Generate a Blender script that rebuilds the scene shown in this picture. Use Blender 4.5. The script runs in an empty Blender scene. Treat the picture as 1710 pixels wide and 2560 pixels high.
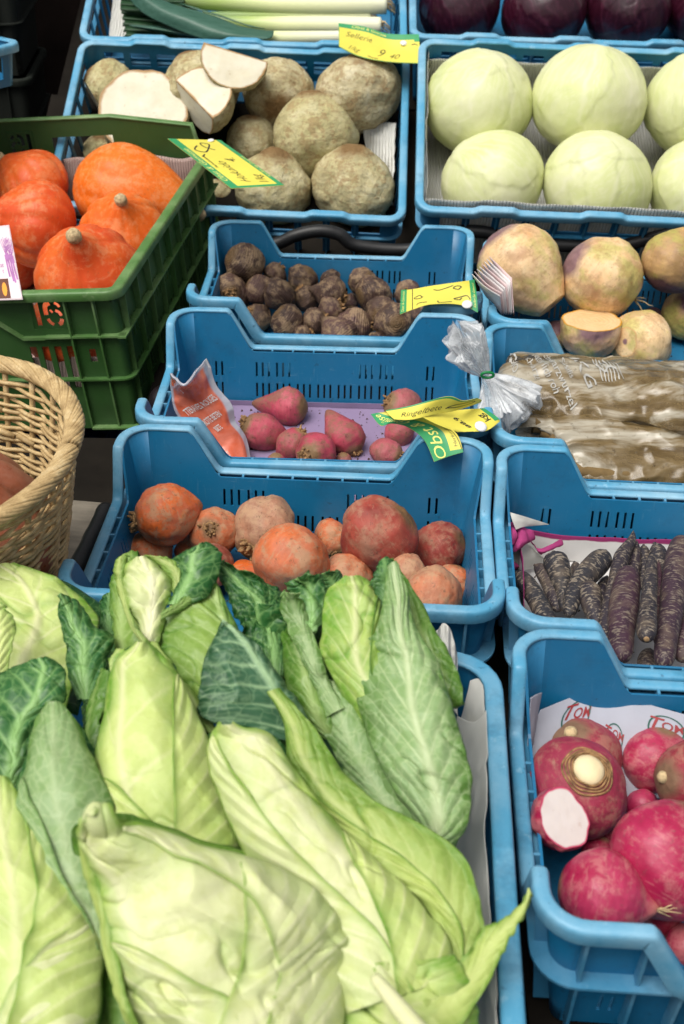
import bpy, bmesh, math, random
import numpy as np
from mathutils import Vector, Matrix, Euler
from mathutils.bvhtree import BVHTree

# ---------------------------------------------------------------- camera, sky, sun, exposure
S = bpy.context.scene
COL = S.collection
F_PX, PITCH, ROLL, CAMZ = 2876.2, math.radians(34.338), math.radians(0.848), 1.627
cam_d = bpy.data.cameras.new("camera"); cam = bpy.data.objects.new("camera", cam_d); COL.objects.link(cam)
cam_d.sensor_fit = 'VERTICAL'; cam_d.sensor_height = 36; cam_d.lens = F_PX/2560*36
cam_d.clip_start = .02; cam_d.clip_end = 500
RC_ = Matrix.Rotation(math.pi/2-PITCH, 3, 'X') @ Matrix.Rotation(ROLL, 3, 'Z')
cam.matrix_world = Matrix.Translation((0, 0, CAMZ)) @ RC_.to_4x4()
cam_d.dof.use_dof = True; cam_d.dof.focus_distance = 1.22; cam_d.dof.aperture_fstop = 9.0
S.camera = cam
S.render.resolution_x, S.render.resolution_y = 684, 1024
S.render.engine = 'CYCLES'
S.cycles.max_bounces = 7; S.cycles.transparent_max_bounces = 12
S.view_settings.view_transform = 'Standard'; S.view_settings.look = 'None'
S.view_settings.gamma = 1; S.view_settings.use_curve_mapping = False
S.view_settings.exposure = 0.86
w = bpy.data.worlds.new("World"); S.world = w; w.use_nodes = True
nt = w.node_tree; bg = nt.nodes['Background']
sky = nt.nodes.new('ShaderNodeTexSky'); sky.sky_type = 'NISHITA'; sky.sun_disc = False
SUN_EL, SUN_ROT = math.radians(64), math.radians(225)
sky.sun_elevation = SUN_EL; sky.sun_rotation = SUN_ROT; sky.air_density = 1.0; sky.dust_density = 6.0; sky.ozone_density = 1
hs = nt.nodes.new('ShaderNodeHueSaturation'); hs.inputs['Saturation'].default_value = .15     # overcast: a greyer sky
nt.links.new(sky.outputs[0], hs.inputs['Color']); nt.links.new(hs.outputs[0], bg.inputs['Color'])
bg.inputs['Strength'].default_value = 0.065
sl = bpy.data.lights.new("sun", 'SUN'); sl.energy = 1.5; sl.angle = math.radians(42); sl.color = (1, .95, .86)
so = bpy.data.objects.new("sun", sl); COL.objects.link(so)
# NISHITA sun_rotation r: sun stands towards (sin r, cos r)
sd = Vector((math.sin(SUN_ROT)*math.cos(SUN_EL), math.cos(SUN_ROT)*math.cos(SUN_EL), math.sin(SUN_EL)))
so.rotation_euler = sd.to_track_quat('Z', 'Y').to_euler(); so.location = (0, 0, 5)

# ---------------------------------------------------------------- pixels of the photograph -> rays
CO = np.array([0, 0, CAMZ]); RCM = np.array(RC_)
def ray(px, py):                       # px, py in 1710x2560 pixels
    d = RCM @ np.array([(px-855)/F_PX, -(py-1280)/F_PX, -1.0])
    return d                           # |component along the view axis| = 1
def Dp(x, y): return (x*1.0906, y*1.0906)
def Z1(x, y): return (x/1.834, y/1.834)
def Z2(x, y): return (855+x/1.834, y/1.834)
def Z3(x, y): return (x/2.608, 250+y/2.608)
def Z4(x, y): return (400+x/1.742, 500+y/1.742)
def Z5(x, y): return (1100+x/2.57, 540+y/2.57)
def Z6(x, y): return (100+x/1.3067, 1000+y/1.3067)
def Z7(x, y): return (1150+x/2.8, 1080+y/2.8)
def Z8(x, y): return (1200+x/2.302, 1540+y/2.302)
def Z9(x, y): return (x/3.912, 850+y/3.912)
class Frame:
    def __init__(s, x, y, z, yaw=0, tilt=0, roll=0, W=.4, D=.3):
        s.M = np.array(Matrix.Rotation(yaw, 3, 'Z') @ Matrix.Rotation(tilt, 3, 'X') @ Matrix.Rotation(-roll, 3, 'Y'))
        s.o = np.array([x, y, z+CAMZ]); s.W = W; s.D = D
    def w(s, p): return s.M @ np.asarray(p, float) + s.o
    def l(s, p): return s.M.T @ (np.asarray(p, float)-s.o)
    def mat(s):
        m = Matrix(s.M.tolist()).to_4x4(); m.translation = Vector(s.o.tolist()); return m
    def on(s, uv, h):                  # the point of this crate's plane at local height h seen at pixel uv (world)
        d = ray(*uv); n = s.M[:, 2]; q = s.o + n*h
        t = ((q-CO) @ n)/(d @ n); return CO + d*t
GR = Frame(0, 0, -CAMZ)
FR = {
 'C1': Frame(-.048, .926, -.627, -.052), 'C2': Frame(-.030, 1.236, -.6275, -.024), 'C3': Frame(-.011, 1.558, -.628, -.034),
 'RA': Frame(.335, .591, -.627, -.055), 'RB': Frame(.352, .894, -.628, -.063), 'RC': Frame(.368, 1.198, -.628, -.058), 'RD': Frame(.394, 1.497, -.628, -.060),
 'J': Frame(-.175, .556, -.645, -.060, W=.6, D=.4),
 'E': Frame(-.195, 2.018, -.573, -.036, .483, -.027, .6, .4), 'F': Frame(.415, 1.947, -.548, -.037, .483, -.028, .6, .4),
 'G': Frame(.413, 2.403, -.394, -.014, .40, -.019, .6, .4), 'H': Frame(-.192, 2.383, -.397, -.005, .423, -.016, .6, .4),
 'K': Frame(-.482, 1.674, -.610, -.104, .008, .088, .46, .6),
}
def camdir(r, u, t):                   # direction given as right, up, towards the viewer
    v = RCM @ np.array([r, u, t], float); return v/np.linalg.norm(v)

# ---------------------------------------------------------------- numpy noise
def _h(i, j, k, s):
    n = (i*374761393 + j*668265263 + k*2147483647 + s*974634777) & 0xffffffff
    n = ((n ^ (n >> 13))*1274126177) & 0xffffffff
    return ((n ^ (n >> 16)) & 0xffff)/65535.0*2-1
def vnoise(P, seed=0):
    P = np.asarray(P, float); I = np.floor(P).astype(np.int64); f = P-I; f = f*f*(3-2*f)
    r = 0
    for a in (0, 1):
        for b in (0, 1):
            for c in (0, 1):
                wt = (f[..., 0] if a else 1-f[..., 0])*(f[..., 1] if b else 1-f[..., 1])*(f[..., 2] if c else 1-f[..., 2])
                r = r + wt*_h(I[..., 0]+a, I[..., 1]+b, I[..., 2]+c, seed)
    return r
def fbm(P, sc, o=3, seed=0):
    P = np.asarray(P, float)*sc; r = 0; a = 1
    for i in range(o):
        r = r + a*vnoise(P+i*17.3, seed+i); P = P*2.03; a *= .5
    return r/1.75
def n1(x, sc=1, seed=0, o=2):
    x = np.asarray(x, float); return fbm(np.stack([x, x*0+3.3, x*0+7.7], -1), sc, o, seed)

# ---------------------------------------------------------------- objects
def tagp(o, label=None, cat=None, group=None, kind=None):
    if label: o['label'] = label
    if cat: o['category'] = cat
    if group: o['group'] = group
    if kind: o['kind'] = kind
    return o
def empty(name, loc=(0, 0, 0), M=None, **k):
    o = bpy.data.objects.new(name, None); o.empty_display_size = .03
    if M is not None: o.matrix_world = M
    else: o.location = [float(c) for c in loc]
    COL.objects.link(o); return tagp(o, **k)
def mesh(name, V, Fc, mat=None, parent=None, smooth=True, attrs=None, uv=None, M=None, mats=None, fmat=None, loc=None, **k):
    V = np.asarray(V, float)
    if loc is not None:                # world vertices; move the origin to loc
        V = V-np.asarray(loc, float)
    me = bpy.data.meshes.new(name); me.from_pydata(V.tolist(), [], [tuple(int(i) for i in f) for f in Fc]); me.update()
    if mat: me.materials.append(mat)
    for m_ in mats or []: me.materials.append(m_)
    if fmat is not None: me.polygons.foreach_set('material_index', np.asarray(fmat, np.int32))
    if smooth: me.polygons.foreach_set('use_smooth', np.ones(len(me.polygons), bool))
    for n_, a in (attrs or {}).items():
        at = me.attributes.new(n_, 'FLOAT', 'POINT'); at.data.foreach_set('value', np.asarray(a, np.float32).ravel())
    o = bpy.data.objects.new(name, me); COL.objects.link(o)
    if loc is not None: o.location = [float(c) for c in loc]
    if M is not None: o.matrix_world = M
    if parent is not None:
        pm = parent.get('_m'); o.parent = parent
        if loc is not None or M is not None: o.matrix_parent_inverse = PM(parent).inverted()
    return tagp(o, **k)
def PM(o):
    m = o.matrix_basis.copy()
    if o.parent: m = PM(o.parent) @ o.matrix_parent_inverse @ m
    return m
def grid_faces(n, m, cu=False, cv=False):      # n rows, m columns
    i = np.arange(n-(0 if cu else 1)); j = np.arange(m-(0 if cv else 1)); I, J = np.meshgrid(i, j, indexing='ij')
    I2, J2 = (I+1) % n, (J+1) % m
    return np.stack([I*m+J, I*m+J2, I2*m+J2, I2*m+J], -1).reshape(-1, 4)
def solid(o, th, off=-1):
    m = o.modifiers.new('thick', 'SOLIDIFY'); m.thickness = th; m.offset = off; return o
class MB:                                       # collects plain shapes into one mesh
    def __init__(s): s.v = []; s.f = []
    def add(s, V, Fc):
        b = len(s.v); s.v += [tuple(float(c) for c in p) for p in V]; s.f += [tuple(int(i)+b for i in f) for f in Fc]; return s
    def box(s, c, d, M=None):
        V = np.array([[x, y, z] for x in (-.5, .5) for y in (-.5, .5) for z in (-.5, .5)])*np.array(d)
        if M is not None: V = V @ np.array(M).T
        return s.add(V+np.array(c), [(0, 1, 3, 2), (4, 6, 7, 5), (0, 4, 5, 1), (2, 3, 7, 6), (0, 2, 6, 4), (1, 5, 7, 3)])
    def tube(s, P, r, n=8, closed=False, caps=True):
        V, Fc = tube(P, r, n, closed, caps); return s.add(V, Fc)
    def make(s, name, mat, parent=None, **k): return mesh(name, s.v, s.f, mat, parent, **k)
def catmull(P, k=8, closed=False):
    P = np.asarray(P, float); n = len(P); out = []
    for i in range(n if closed else n-1):
        a, b, c, d = [P[(i+q) % n] if closed else P[min(max(i+q, 0), n-1)] for q in (-1, 0, 1, 2)]
        for t in np.arange(k)/k: out.append(.5*((2*b)+(c-a)*t+(2*a-5*b+4*c-d)*t*t+(3*b-3*c+d-a)*t**3))
    if not closed: out.append(P[-1])
    return np.array(out)
def tube(P, r, n=8, closed=False, caps=True):
    P = np.asarray(P, float); m = len(P); r = np.ones(m)*r if np.ndim(r) == 0 else np.asarray(r, float)
    T = np.roll(P, -1, 0)-np.roll(P, 1, 0) if closed else np.gradient(P, axis=0)
    T /= np.linalg.norm(T, axis=1)[:, None]+1e-12
    N = np.zeros_like(P); a = np.array([0, 0, 1.]) if abs(T[0][2]) < .9 else np.array([1., 0, 0])
    nn = np.cross(T[0], a)
    for i in range(m):
        nn = nn-T[i]*(nn @ T[i]); nn /= np.linalg.norm(nn)+1e-12; N[i] = nn
    B = np.cross(T, N); ph = np.arange(n)/n*2*math.pi
    V = P[:, None]+r[:, None, None]*(N[:, None]*np.cos(ph)[None, :, None]+B[:, None]*np.sin(ph)[None, :, None])
    Fc = [tuple(f) for f in grid_faces(m, n, closed, True)]
    if caps and not closed: Fc += [tuple(range(n))[::-1], tuple((m-1)*n+i for i in range(n))]
    return V.reshape(-1, 3), Fc

# ---------------------------------------------------------------- materials
def lin(c): return tuple(((x/255)/12.92 if x/255 <= .04045 else ((x/255+.055)/1.055)**2.4) for x in c)
class NT:
    def __init__(s, name):
        s.m = bpy.data.materials.new(name); s.m.use_nodes = True; s.t = s.m.node_tree; s.n = s.t.nodes; s.b = s.n['Principled BSDF']; s.out = s.n['Material Output']
        s.co = None
    def node(s, ty, **k):
        nd = s.n.new(ty)
        for a, v in k.items(): setattr(nd, a, v)
        return nd
    def link(s, a, b): s.t.links.new(a, b)
    def coord(s, kind='Object'):
        if s.co is None:
            tc = s.node('ShaderNodeTexCoord'); oi = s.node('ShaderNodeObjectInfo'); ad = s.node('ShaderNodeVectorMath', operation='ADD'); mu = s.node('ShaderNodeMath', operation='MULTIPLY'); mu.inputs[1].default_value = 37
            s.link(oi.outputs['Random'], mu.inputs[0]); s.link(tc.outputs[kind], ad.inputs[0]); s.link(mu.outputs[0], ad.inputs[1]); s.co = ad.outputs[0]
        return s.co
    def noise(s, sc, det=4, rough=.6, dist=0, vec=None):
        nd = s.node('ShaderNodeTexNoise'); nd.inputs['Scale'].default_value = sc; nd.inputs['Detail'].default_value = det; nd.inputs['Roughness'].default_value = rough; nd.inputs['Distortion'].default_value = dist
        s.link(vec or s.coord(), nd.inputs['Vector']); return nd.outputs['Fac']
    def attr(s, name): return s.node('ShaderNodeAttribute', attribute_name=name).outputs['Fac']
    def ramp(s, fac, cols, mode='LINEAR'):
        nd = s.node('ShaderNodeValToRGB'); cr = nd.color_ramp; cr.interpolation = mode
        for i, (p, c) in enumerate(cols):
            e = cr.elements[i] if i < 2 else cr.elements.new(p)
            e.position = p; c = (c, c, c) if isinstance(c, (int, float)) else c; e.color = (*c, 1)
        s.link(fac, nd.inputs[0]); return nd.outputs[0]
    def mix(s, fac, a, b, mode='MIX'):
        nd = s.node('ShaderNodeMix', data_type='RGBA', blend_type=mode)
        for v, i in ((fac, nd.inputs[0]), (a, nd.inputs[6]), (b, nd.inputs[7])):
            if isinstance(v, (int, float)): i.default_value = v
            elif isinstance(v, tuple): i.default_value = (*v, 1)
            else: s.link(v, i)
        return nd.outputs[2]
    def math(s, op, a, b=0, clamp=False):
        nd = s.node('ShaderNodeMath', operation=op, use_clamp=clamp)
        for v, i in ((a, nd.inputs[0]), (b, nd.inputs[1])):
            if isinstance(v, (int, float)): i.default_value = v
            else: s.link(v, i)
        return nd.outputs[0]
    def scaled(s, sc):
        mp = s.node('ShaderNodeMapping'); mp.inputs['Scale'].default_value = sc; s.link(s.coord(), mp.inputs['Vector']); return mp.outputs[0]
    def fin(s, col, rough=.5, bump=None, bs=.3, bd=.002, spec=.5, sss=0, trans=0, coat=0):
        if isinstance(col, tuple): s.b.inputs['Base Color'].default_value = (*col, 1)
        else: s.link(col, s.b.inputs['Base Color'])
        if isinstance(rough, (int, float)): s.b.inputs['Roughness'].default_value = rough
        else: s.link(rough, s.b.inputs['Roughness'])
        s.b.inputs['Specular IOR Level'].default_value = spec
        if coat: s.b.inputs['Coat Weight'].default_value = coat; s.b.inputs['Coat Roughness'].default_value = .25
        if sss:
            s.b.inputs['Subsurface Weight'].default_value = sss; s.b.inputs['Subsurface Radius'].default_value = (1, .8, .4); s.b.inputs['Subsurface Scale'].default_value = .006
        if bump is not None:
            bn = s.node('ShaderNodeBump'); bn.inputs['Strength'].default_value = bs; bn.inputs['Distance'].default_value = bd
            s.link(bump, bn.inputs['Height']); s.link(bn.outputs[0], s.b.inputs['Normal'])
        if trans:
            tr = s.node('ShaderNodeBsdfTranslucent'); mx = s.node('ShaderNodeMixShader'); mx.inputs[0].default_value = trans
            if isinstance(col, tuple): tr.inputs[0].default_value = (*col, 1)
            else: s.link(col, tr.inputs[0])
            s.link(s.b.outputs[0], mx.inputs[1]); s.link(tr.outputs[0], mx.inputs[2]); s.link(mx.outputs[0], s.out.inputs[0])
        return s.m
def simple(name, col, rough=.6, var=.15, sc=30, bs=.1, spec=.4, trans=0):
    t = NT(name); n = t.noise(sc, 5); a = tuple(c*(1-var) for c in col); b = tuple(min(1, c*(1+var)) for c in col)
    return t.fin(t.ramp(n, [(.3, a), (.7, b)]), rough, n, bs, .001, spec, trans=trans)
def plastic(name, col, worn, wear=.5, rough=.42, skylit=None):
    skylit = skylit or tuple(min(1, x*1.5) for x in col)
    t = NT(name); n = t.noise(9, 6, .65); big = t.noise(3.5, 3); sp = t.noise(60, 6, .7)
    st = t.noise(1, 5, .7, vec=t.scaled((220, 220, 14)))
    c = t.ramp(big, [(.3, tuple(x*.88 for x in col)), (.7, tuple(x*1.12 for x in col))])
    ge = t.node('ShaderNodeNewGeometry'); sx = t.node('ShaderNodeSeparateXYZ'); t.link(ge.outputs['Normal'], sx.inputs[0])
    f = t.math('MULTIPLY', t.ramp(n, [(.42, 0), (.72, 1)]), wear, True)
    f2 = t.math('MULTIPLY', t.ramp(sp, [(.60, 0), (.68, 1)]), wear*.7, True)
    f3 = t.math('MULTIPLY', t.ramp(st, [(.59, 0), (.74, 1)]), wear*.22, True)
    st2 = t.noise(1, 6, .75, vec=t.scaled((40, 40, 200))); f3 = t.math('MAXIMUM', f3, t.math('MULTIPLY', t.ramp(st2, [(.62, 0), (.70, 1)]), wear*.3)); f3 = t.math('MULTIPLY', f3, t.ramp(t.noise(7, 3), [(.4, 0), (.62, 1)]))
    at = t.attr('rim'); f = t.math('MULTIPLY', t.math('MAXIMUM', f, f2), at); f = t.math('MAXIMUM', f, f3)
    c = t.mix(t.math('MULTIPLY', at, .62), c, skylit)  # rims lightened in the colour, standing in for sky light and sheen
    c = t.mix(f, c, worn)
    dk = t.math('MAXIMUM', t.math('MULTIPLY', t.ramp(t.noise(140, 3), [(.66, 0), (.72, 1)]), .55), t.math('MULTIPLY', t.ramp(t.noise(16, 7, .75), [(.52, 0), (.72, 1)]), .45))
    c = t.mix(dk, c, (col[0]*.4+.012, col[1]*.4+.01, col[2]*.4+.006))
    return t.fin(c, t.ramp(n, [(.3, rough-.08), (.7, rough+.15)]), sp, .08, .0006, .5)
# ---------------------------------------------------------------- crates
BLUE = lin((4, 100, 144)); BLUEW = lin((150, 188, 208))
M_BLUE = plastic('blue_plastic', BLUE, BLUEW, .8, skylit=lin((98, 172, 206)))
M_GREEN = plastic('green_plastic', lin((40, 76, 32)), lin((136, 158, 112)), .85, .45, skylit=lin((94, 138, 72)))
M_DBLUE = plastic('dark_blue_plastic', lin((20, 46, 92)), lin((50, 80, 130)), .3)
M_DGREEN = plastic('shaded_green_plastic', lin((9, 17, 8)), lin((20, 32, 16)), .2, .8)  # green darkened to near black so the rear stack looks shaded

def crate_path(W, D, rc, zf, br):
    # outer rounded rectangle, counter-clockwise; zf(side,u) top height; br[side] extra stations
    P = []
    sides = [('front', (0, -1), W, D), ('right', (1, 0), D, W), ('rear', (0, 1), W, D), ('left', (-1, 0), D, W)]
    for q, (sd_, nrm, L, o) in enumerate(sides):
        lim = L/2-rc; us = sorted(set([-lim, lim]+[u for u in br.get(sd_, []) if abs(u) < lim-1e-4]))
        us = [u for i, u in enumerate(us) if i == 0 or u-us[i-1] > 2e-4]
        if sd_ in ('rear', 'left'): us = us[::-1]
        for u in us:
            z = sum(zf(sd_, u+e) for e in (-.003, 0, .003))/3
            p = (u, nrm[1]*o/2) if sd_ in ('front', 'rear') else (nrm[0]*o/2, u)
            P.append((p[0], p[1], z, nrm[0], nrm[1], sd_, u))
        # arc to the next side
        cx, cy = [(W/2-rc, -D/2+rc), (W/2-rc, D/2-rc), (-W/2+rc, D/2-rc), (-W/2+rc, -D/2+rc)][q]
        a0 = [-90, 0, 90, 180][q]
        for k in range(1, 7):
            a = math.radians(a0+90*k/7); P.append((cx+rc*math.cos(a), cy+rc*math.sin(a), 0, math.cos(a), math.sin(a), 'c', 0))
    return P
def dip(b, a, d): return lambda u: 0 if abs(u) >= b else (-d if abs(u) <= a else -d*(b-abs(u))/(b-a))
def build_crate_meshes(W, D, H, zf, br, slots, mat, rimw=.012, top_in=.011, bot_in=.030, holes=None, ribs=None, ledge=None, lip=.013, rc=.035, floor_slots=False):
    for sd_, u0, u1, z0, z1 in slots: br.setdefault(sd_, []).extend([u0, u1])
    P = crate_path(W, D, rc, zf, br); n = len(P)
    X = np.array([p[:3] for p in P]); N = np.array([[p[3], p[4], 0] for p in P])
    # rim: a folded-over flange swept round the top
    T1 = np.roll(X, -1, 0)-X; T1 /= np.linalg.norm(T1, axis=1)[:, None]+1e-9; T0 = np.roll(T1, 1, 0)
    T = T0+T1; T /= np.linalg.norm(T, axis=1)[:, None]; U = np.cross(N, T); U *= np.sign(U[:, 2:3]+1e-9)
    sc = 1/np.clip((T*T1).sum(1), .6, 1); r = rimw
    prof = [(-r+.0012, -.0008), (-r+.0035, .0004), (-.004, .0004), (-.0015, -.0004), (-.0003, -.002), (0, -.0045), (0, -lip), (-.0022, -lip), (-.0026, -.0045), (-r+.002, -.0035), (-r, -.0028)]
    V = np.array([[X[i]+N[i]*o+U[i]*(u_*sc[i]) for o, u_ in prof] for i in range(n)]).reshape(-1, 3)
    Fr = grid_faces(n, len(prof), True, True)
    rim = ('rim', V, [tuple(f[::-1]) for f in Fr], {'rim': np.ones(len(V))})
    # wall
    rows = sorted(set([0, 1]))
    zs = sorted(set([z for s_ in slots for z in s_[3:5]]+[-H]+([ledge] if ledge else [])), reverse=True)
    base_top = min(min(p[2] for p in P)-.012, -.012)
    zr = [z for z in zs if z < base_top-.001]; extra = [z for z in zs if z >= base_top-.001]
    R = []
    for i, p in enumerate(P):
        col = [p[2]-.003]+[min(z, p[2]-.0035-.0003*k) for k, z in enumerate(extra)]+[base_top]+zr
        R.append(col)
    R = np.array(R); m = R.shape[1]
    inn = top_in+(bot_in-top_in)*np.clip(-R/H, 0, 1)
    V = np.stack([X[:, None, 0]-N[:, None, 0]*inn, X[:, None, 1]-N[:, None, 1]*inn, R], -1)
    F2 = []
    for i in range(n):
        i2 = (i+1) % n; sdn = P[i][5] if P[i][5] == P[i2][5] else 'c'; um = (P[i][6]+P[i2][6])/2
        for j in range(m-1):
            zm = (R[i, j]+R[i, j+1]+R[i2, j]+R[i2, j+1])/4
            if any(s_[0] == sdn and s_[1] < um < s_[2] and s_[3] < zm < s_[4] for s_ in slots): continue
            F2.append((i*m+j, i*m+j+1, i2*m+j+1, i2*m+j))
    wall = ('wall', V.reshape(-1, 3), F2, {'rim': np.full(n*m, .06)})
    # floor
    fb = MB(); fw, fd = W/2-bot_in+.0005, D/2-bot_in+.0005
    fb.box((0, 0, -H+.0015), (2*fw-.004, 2*fd-.004, .003))
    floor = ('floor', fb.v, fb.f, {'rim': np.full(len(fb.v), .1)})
    # ribs and ledge outside
    rb = MB()
    if ledge:
        o_ = .004; prof = [(-o_, ledge+.0012), (-o_, ledge-.0012), (-(top_in+(bot_in-top_in)*(-ledge/H))+.0018, ledge-.0012), (-(top_in+(bot_in-top_in)*(-ledge/H))+.0018, ledge+.0012)]
        V2 = np.array([[[X[i][0]+N[i][0]*o, X[i][1]+N[i][1]*o, z] for o, z in prof] for i in range(n)]).reshape(-1, 3); rb.add(V2, grid_faces(n, 4, True, True))
    for sd_, u, za, zb in ribs or []:
        t_ = .0012
        for (s2, nx, ny, L) in (('front', 0, -1, D), ('rear', 0, 1, D), ('right', 1, 0, W), ('left', -1, 0, W)):
            if s2 != sd_: continue
            ia, ib = top_in+(bot_in-top_in)*(-za/H)-.0018, top_in+(bot_in-top_in)*(-zb/H)-.0018
            if nx == 0: q = [(u, ny*(L/2-.003), za), (u, ny*(L/2-ia), za), (u, ny*(L/2-ib), zb), (u, ny*(L/2-.003-.5*(ib-.004) if zb < -.1 else L/2-.003), zb)]; e = np.array([t_, 0, 0])
            else: q = [(nx*(L/2-.003), u, za), (nx*(L/2-ia), u, za), (nx*(L/2-ib), u, zb), (nx*(L/2-.003-.5*(ib-.004) if zb < -.1 else L/2-.003), u, zb)]; e = np.array([0, t_, 0])
            q = np.array(q); rb.add(np.concatenate([q-e, q+e]), [(0, 1, 2, 3), (7, 6, 5, 4), (0, 4, 5, 1), (1, 5, 6, 2), (2, 6, 7, 3), (3, 7, 4, 0)])
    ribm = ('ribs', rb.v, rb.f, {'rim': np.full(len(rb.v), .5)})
    return dict(mat=mat, parts=[rim, wall, floor, ribm], cache={})
def put_crate(kind, fr, name, label, cat, group, z_flip=False):
    root = empty(name, M=fr.mat(), label=label, cat=cat, group=group)
    for nm, V, Fc, at in kind['parts']:
        if len(V) == 0: continue
        if nm in kind['cache']:
            o = kind['cache'][nm].copy(); COL.objects.link(o); o.parent = root; o.name = nm
        else:
            o = mesh(nm, V, Fc, kind['mat'], root, smooth=False, attrs=at)
            if nm == 'rim':
                o.data.polygons.foreach_set('use_smooth', np.ones(len(o.data.polygons), bool)); bv = o.modifiers.new('n', 'WEIGHTED_NORMAL')
            if nm == 'wall': solid(o, .0024, 1); o.data.polygons.foreach_set('use_smooth', np.array([abs(p.normal.x) < .97 and abs(p.normal.y) < .97 for p in o.data.polygons]))
            kind['cache'][nm] = o
    return root

# small 40x30 picking crates
tri = lambda c: [c-.0081, c, c+.0081]
up = [-.143, -.135]+tri(-.081)+tri(-.054)+tri(.056)+tri(.083)+[.137, .145]
lo = [-.143, -.135]+[x for k in range(7) for x in tri(-.081+k*.0273)]+[.137, .145]
sw = .0013
slots = [(s_, u-sw, u+sw, z0, z1) for s_ in ('front', 'rear') for us, z0, z1 in ((up, -.089, -.069), (lo, -.1175, -.0975)) for u in us]
slots += [(s_, u-sw, u+sw, z0, z1) for s_ in ('left', 'right') for us, z0, z1 in ((tri(-.03)+tri(.03), -.089, -.069), (tri(-.06)+tri(-.03)+tri(0)+tri(.03)+tri(.06), -.1175, -.0975)) for u in us]
wf = dip(.1235, .095, .052); sf = dip(.098, .076, .052)
zf_small = lambda sd_, u: wf(u) if sd_ in ('front', 'rear') else sf(u)
bs_ = [q+e for q in (.1235, .095) for e in (-.003, 0, .003)]; bs2 = [q+e for q in (.098, .076) for e in (-.003, 0, .003)]
br_small = {s_: [x for q in bs_ for x in (q, -q)]+[0] for s_ in ('front', 'rear')}; br_small.update({s_: [x for q in bs2 for x in (q, -q)]+[0] for s_ in ('left', 'right')})
ribs_small = [(s_, u*g_, za, -.13) for s_ in ('front', 'rear') for g_ in (-1, 1) for u, za in ((.165, -.008), (.126, -.008), (.0955, -.054), (.0683, -.054), (.041, -.054), (.0137, -.054))]
ribs_small += [(s_, u, za, -.13) for s_ in ('left', 'right') for u, za in ((-.11, -.008), (-.045, -.054), (-.015, -.054), (.015, -.054), (.045, -.054), (.11, -.008))]
SMALL = build_crate_meshes(.4, .3, .137, zf_small, br_small, slots, M_BLUE, ribs=ribs_small, ledge=-.0655, bot_in=.029)
# large 60x40 trays
def bumps(u): return max([0]+[min(1, max(0, (.036-abs(u-c))/.008))*.006 for c in (-.17, 0, .17)])
zf_big = lambda sd_, u: bumps(u) if sd_ in ('front', 'rear') else 0
brb = [c+s_*e for c in (-.17, 0, .17) for s_ in (-1, 1) for e in (.024, .027, .030, .033, .036, .039)]
big_slots = [(s_, u-.018, u+.018, -.045, -.018) for s_ in ('front', 'rear') for u in np.arange(-.24, .25, .048)] + [(s_, u-.018, u+.018, -.140, -.06) for s_ in ('front', 'rear') for u in np.arange(-.24, .25, .048)]
big_slots += [(s_, u-.018, u+.018, -.12, -.018) for s_ in ('left', 'right') for u in np.arange(-.144, .15, .048)]
rb_big = [(s_, u+.024, -.006, -.15) for s_ in ('front', 'rear') for u in np.arange(-.24, .23, .048)]
TRAY = build_crate_meshes(.6, .4, .155, zf_big, {'front': brb, 'rear': brb}, big_slots, M_BLUE, rimw=.014, bot_in=.02, ribs=rb_big, ledge=-.052, rc=.03)
jr = [(s_, u, -.006, -.145) for s_ in ('left', 'right') for u in (-.14, -.07, 0, .07, .14)]
DEEP = build_crate_meshes(.6, .4, .15, lambda a, b: 0, {}, [], M_BLUE, rimw=.016, bot_in=.028, ribs=jr, rc=.045, lip=.015)

for k, lab in (('C1', 'blue picking crate holding the big orange beets, right behind the pointed cabbages'),
               ('C2', 'blue picking crate of pink beets with a lavender lining and an orange sachet in it'),
               ('C3', 'blue picking crate holding the many small dark brown beets'),
               ('RA', 'blue picking crate of red radishes, nearest one in the right hand row'),
               ('RB', 'blue picking crate holding the long blackish purple carrots'),
               ('RC', 'blue picking crate with the two brown see-through bags of roots'),
               ('RD', 'blue picking crate of large yellow turnips with leaflets tucked in its corner')):
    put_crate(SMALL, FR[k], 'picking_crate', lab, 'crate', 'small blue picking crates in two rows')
for k, lab in (('E', 'large blue tray of celery roots, tilted behind the green crate'), ('F', 'large blue tray lined with paper holding the white cabbages'),
               ('G', 'large blue tray of dark red cabbages at the top right'), ('H', 'large blue tray of leeks at the top')):
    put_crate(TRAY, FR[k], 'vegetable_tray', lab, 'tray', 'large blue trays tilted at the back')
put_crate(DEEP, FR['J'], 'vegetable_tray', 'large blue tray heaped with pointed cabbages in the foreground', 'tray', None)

# ---- green crate
def fill_plate(outer, holes, th):
    cu = bpy.data.curves.new('c', 'CURVE'); cu.dimensions = '2D'; cu.fill_mode = 'BOTH'; cu.extrude = th/2
    for poly in [outer]+holes:
        sp = cu.splines.new('POLY'); sp.points.add(len(poly)-1)
        for i, p in enumerate(poly): sp.points[i].co = (p[0], p[1], 0, 1)
        sp.use_cyclic_u = True
    o = bpy.data.objects.new('c', cu); COL.objects.link(o); dg = bpy.context.evaluated_depsgraph_get(); dg.update()
    me = o.evaluated_get(dg).to_mesh(); V = np.array([v.co[:] for v in me.vertices]); Fc = [tuple(p.vertices) for p in me.polygons]
    o.evaluated_get(dg).to_mesh_clear(); bpy.data.objects.remove(o); bpy.data.curves.remove(cu); return V, Fc
def stroke(pts, w_):
    P = np.array(pts, float); T = np.gradient(P, axis=0); T /= np.linalg.norm(T, axis=1)[:, None]; Nn = np.stack([-T[:, 1], T[:, 0]], 1)*w_/2
    return [tuple(p) for p in np.concatenate([P+Nn, (P-Nn)[::-1]])]
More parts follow.
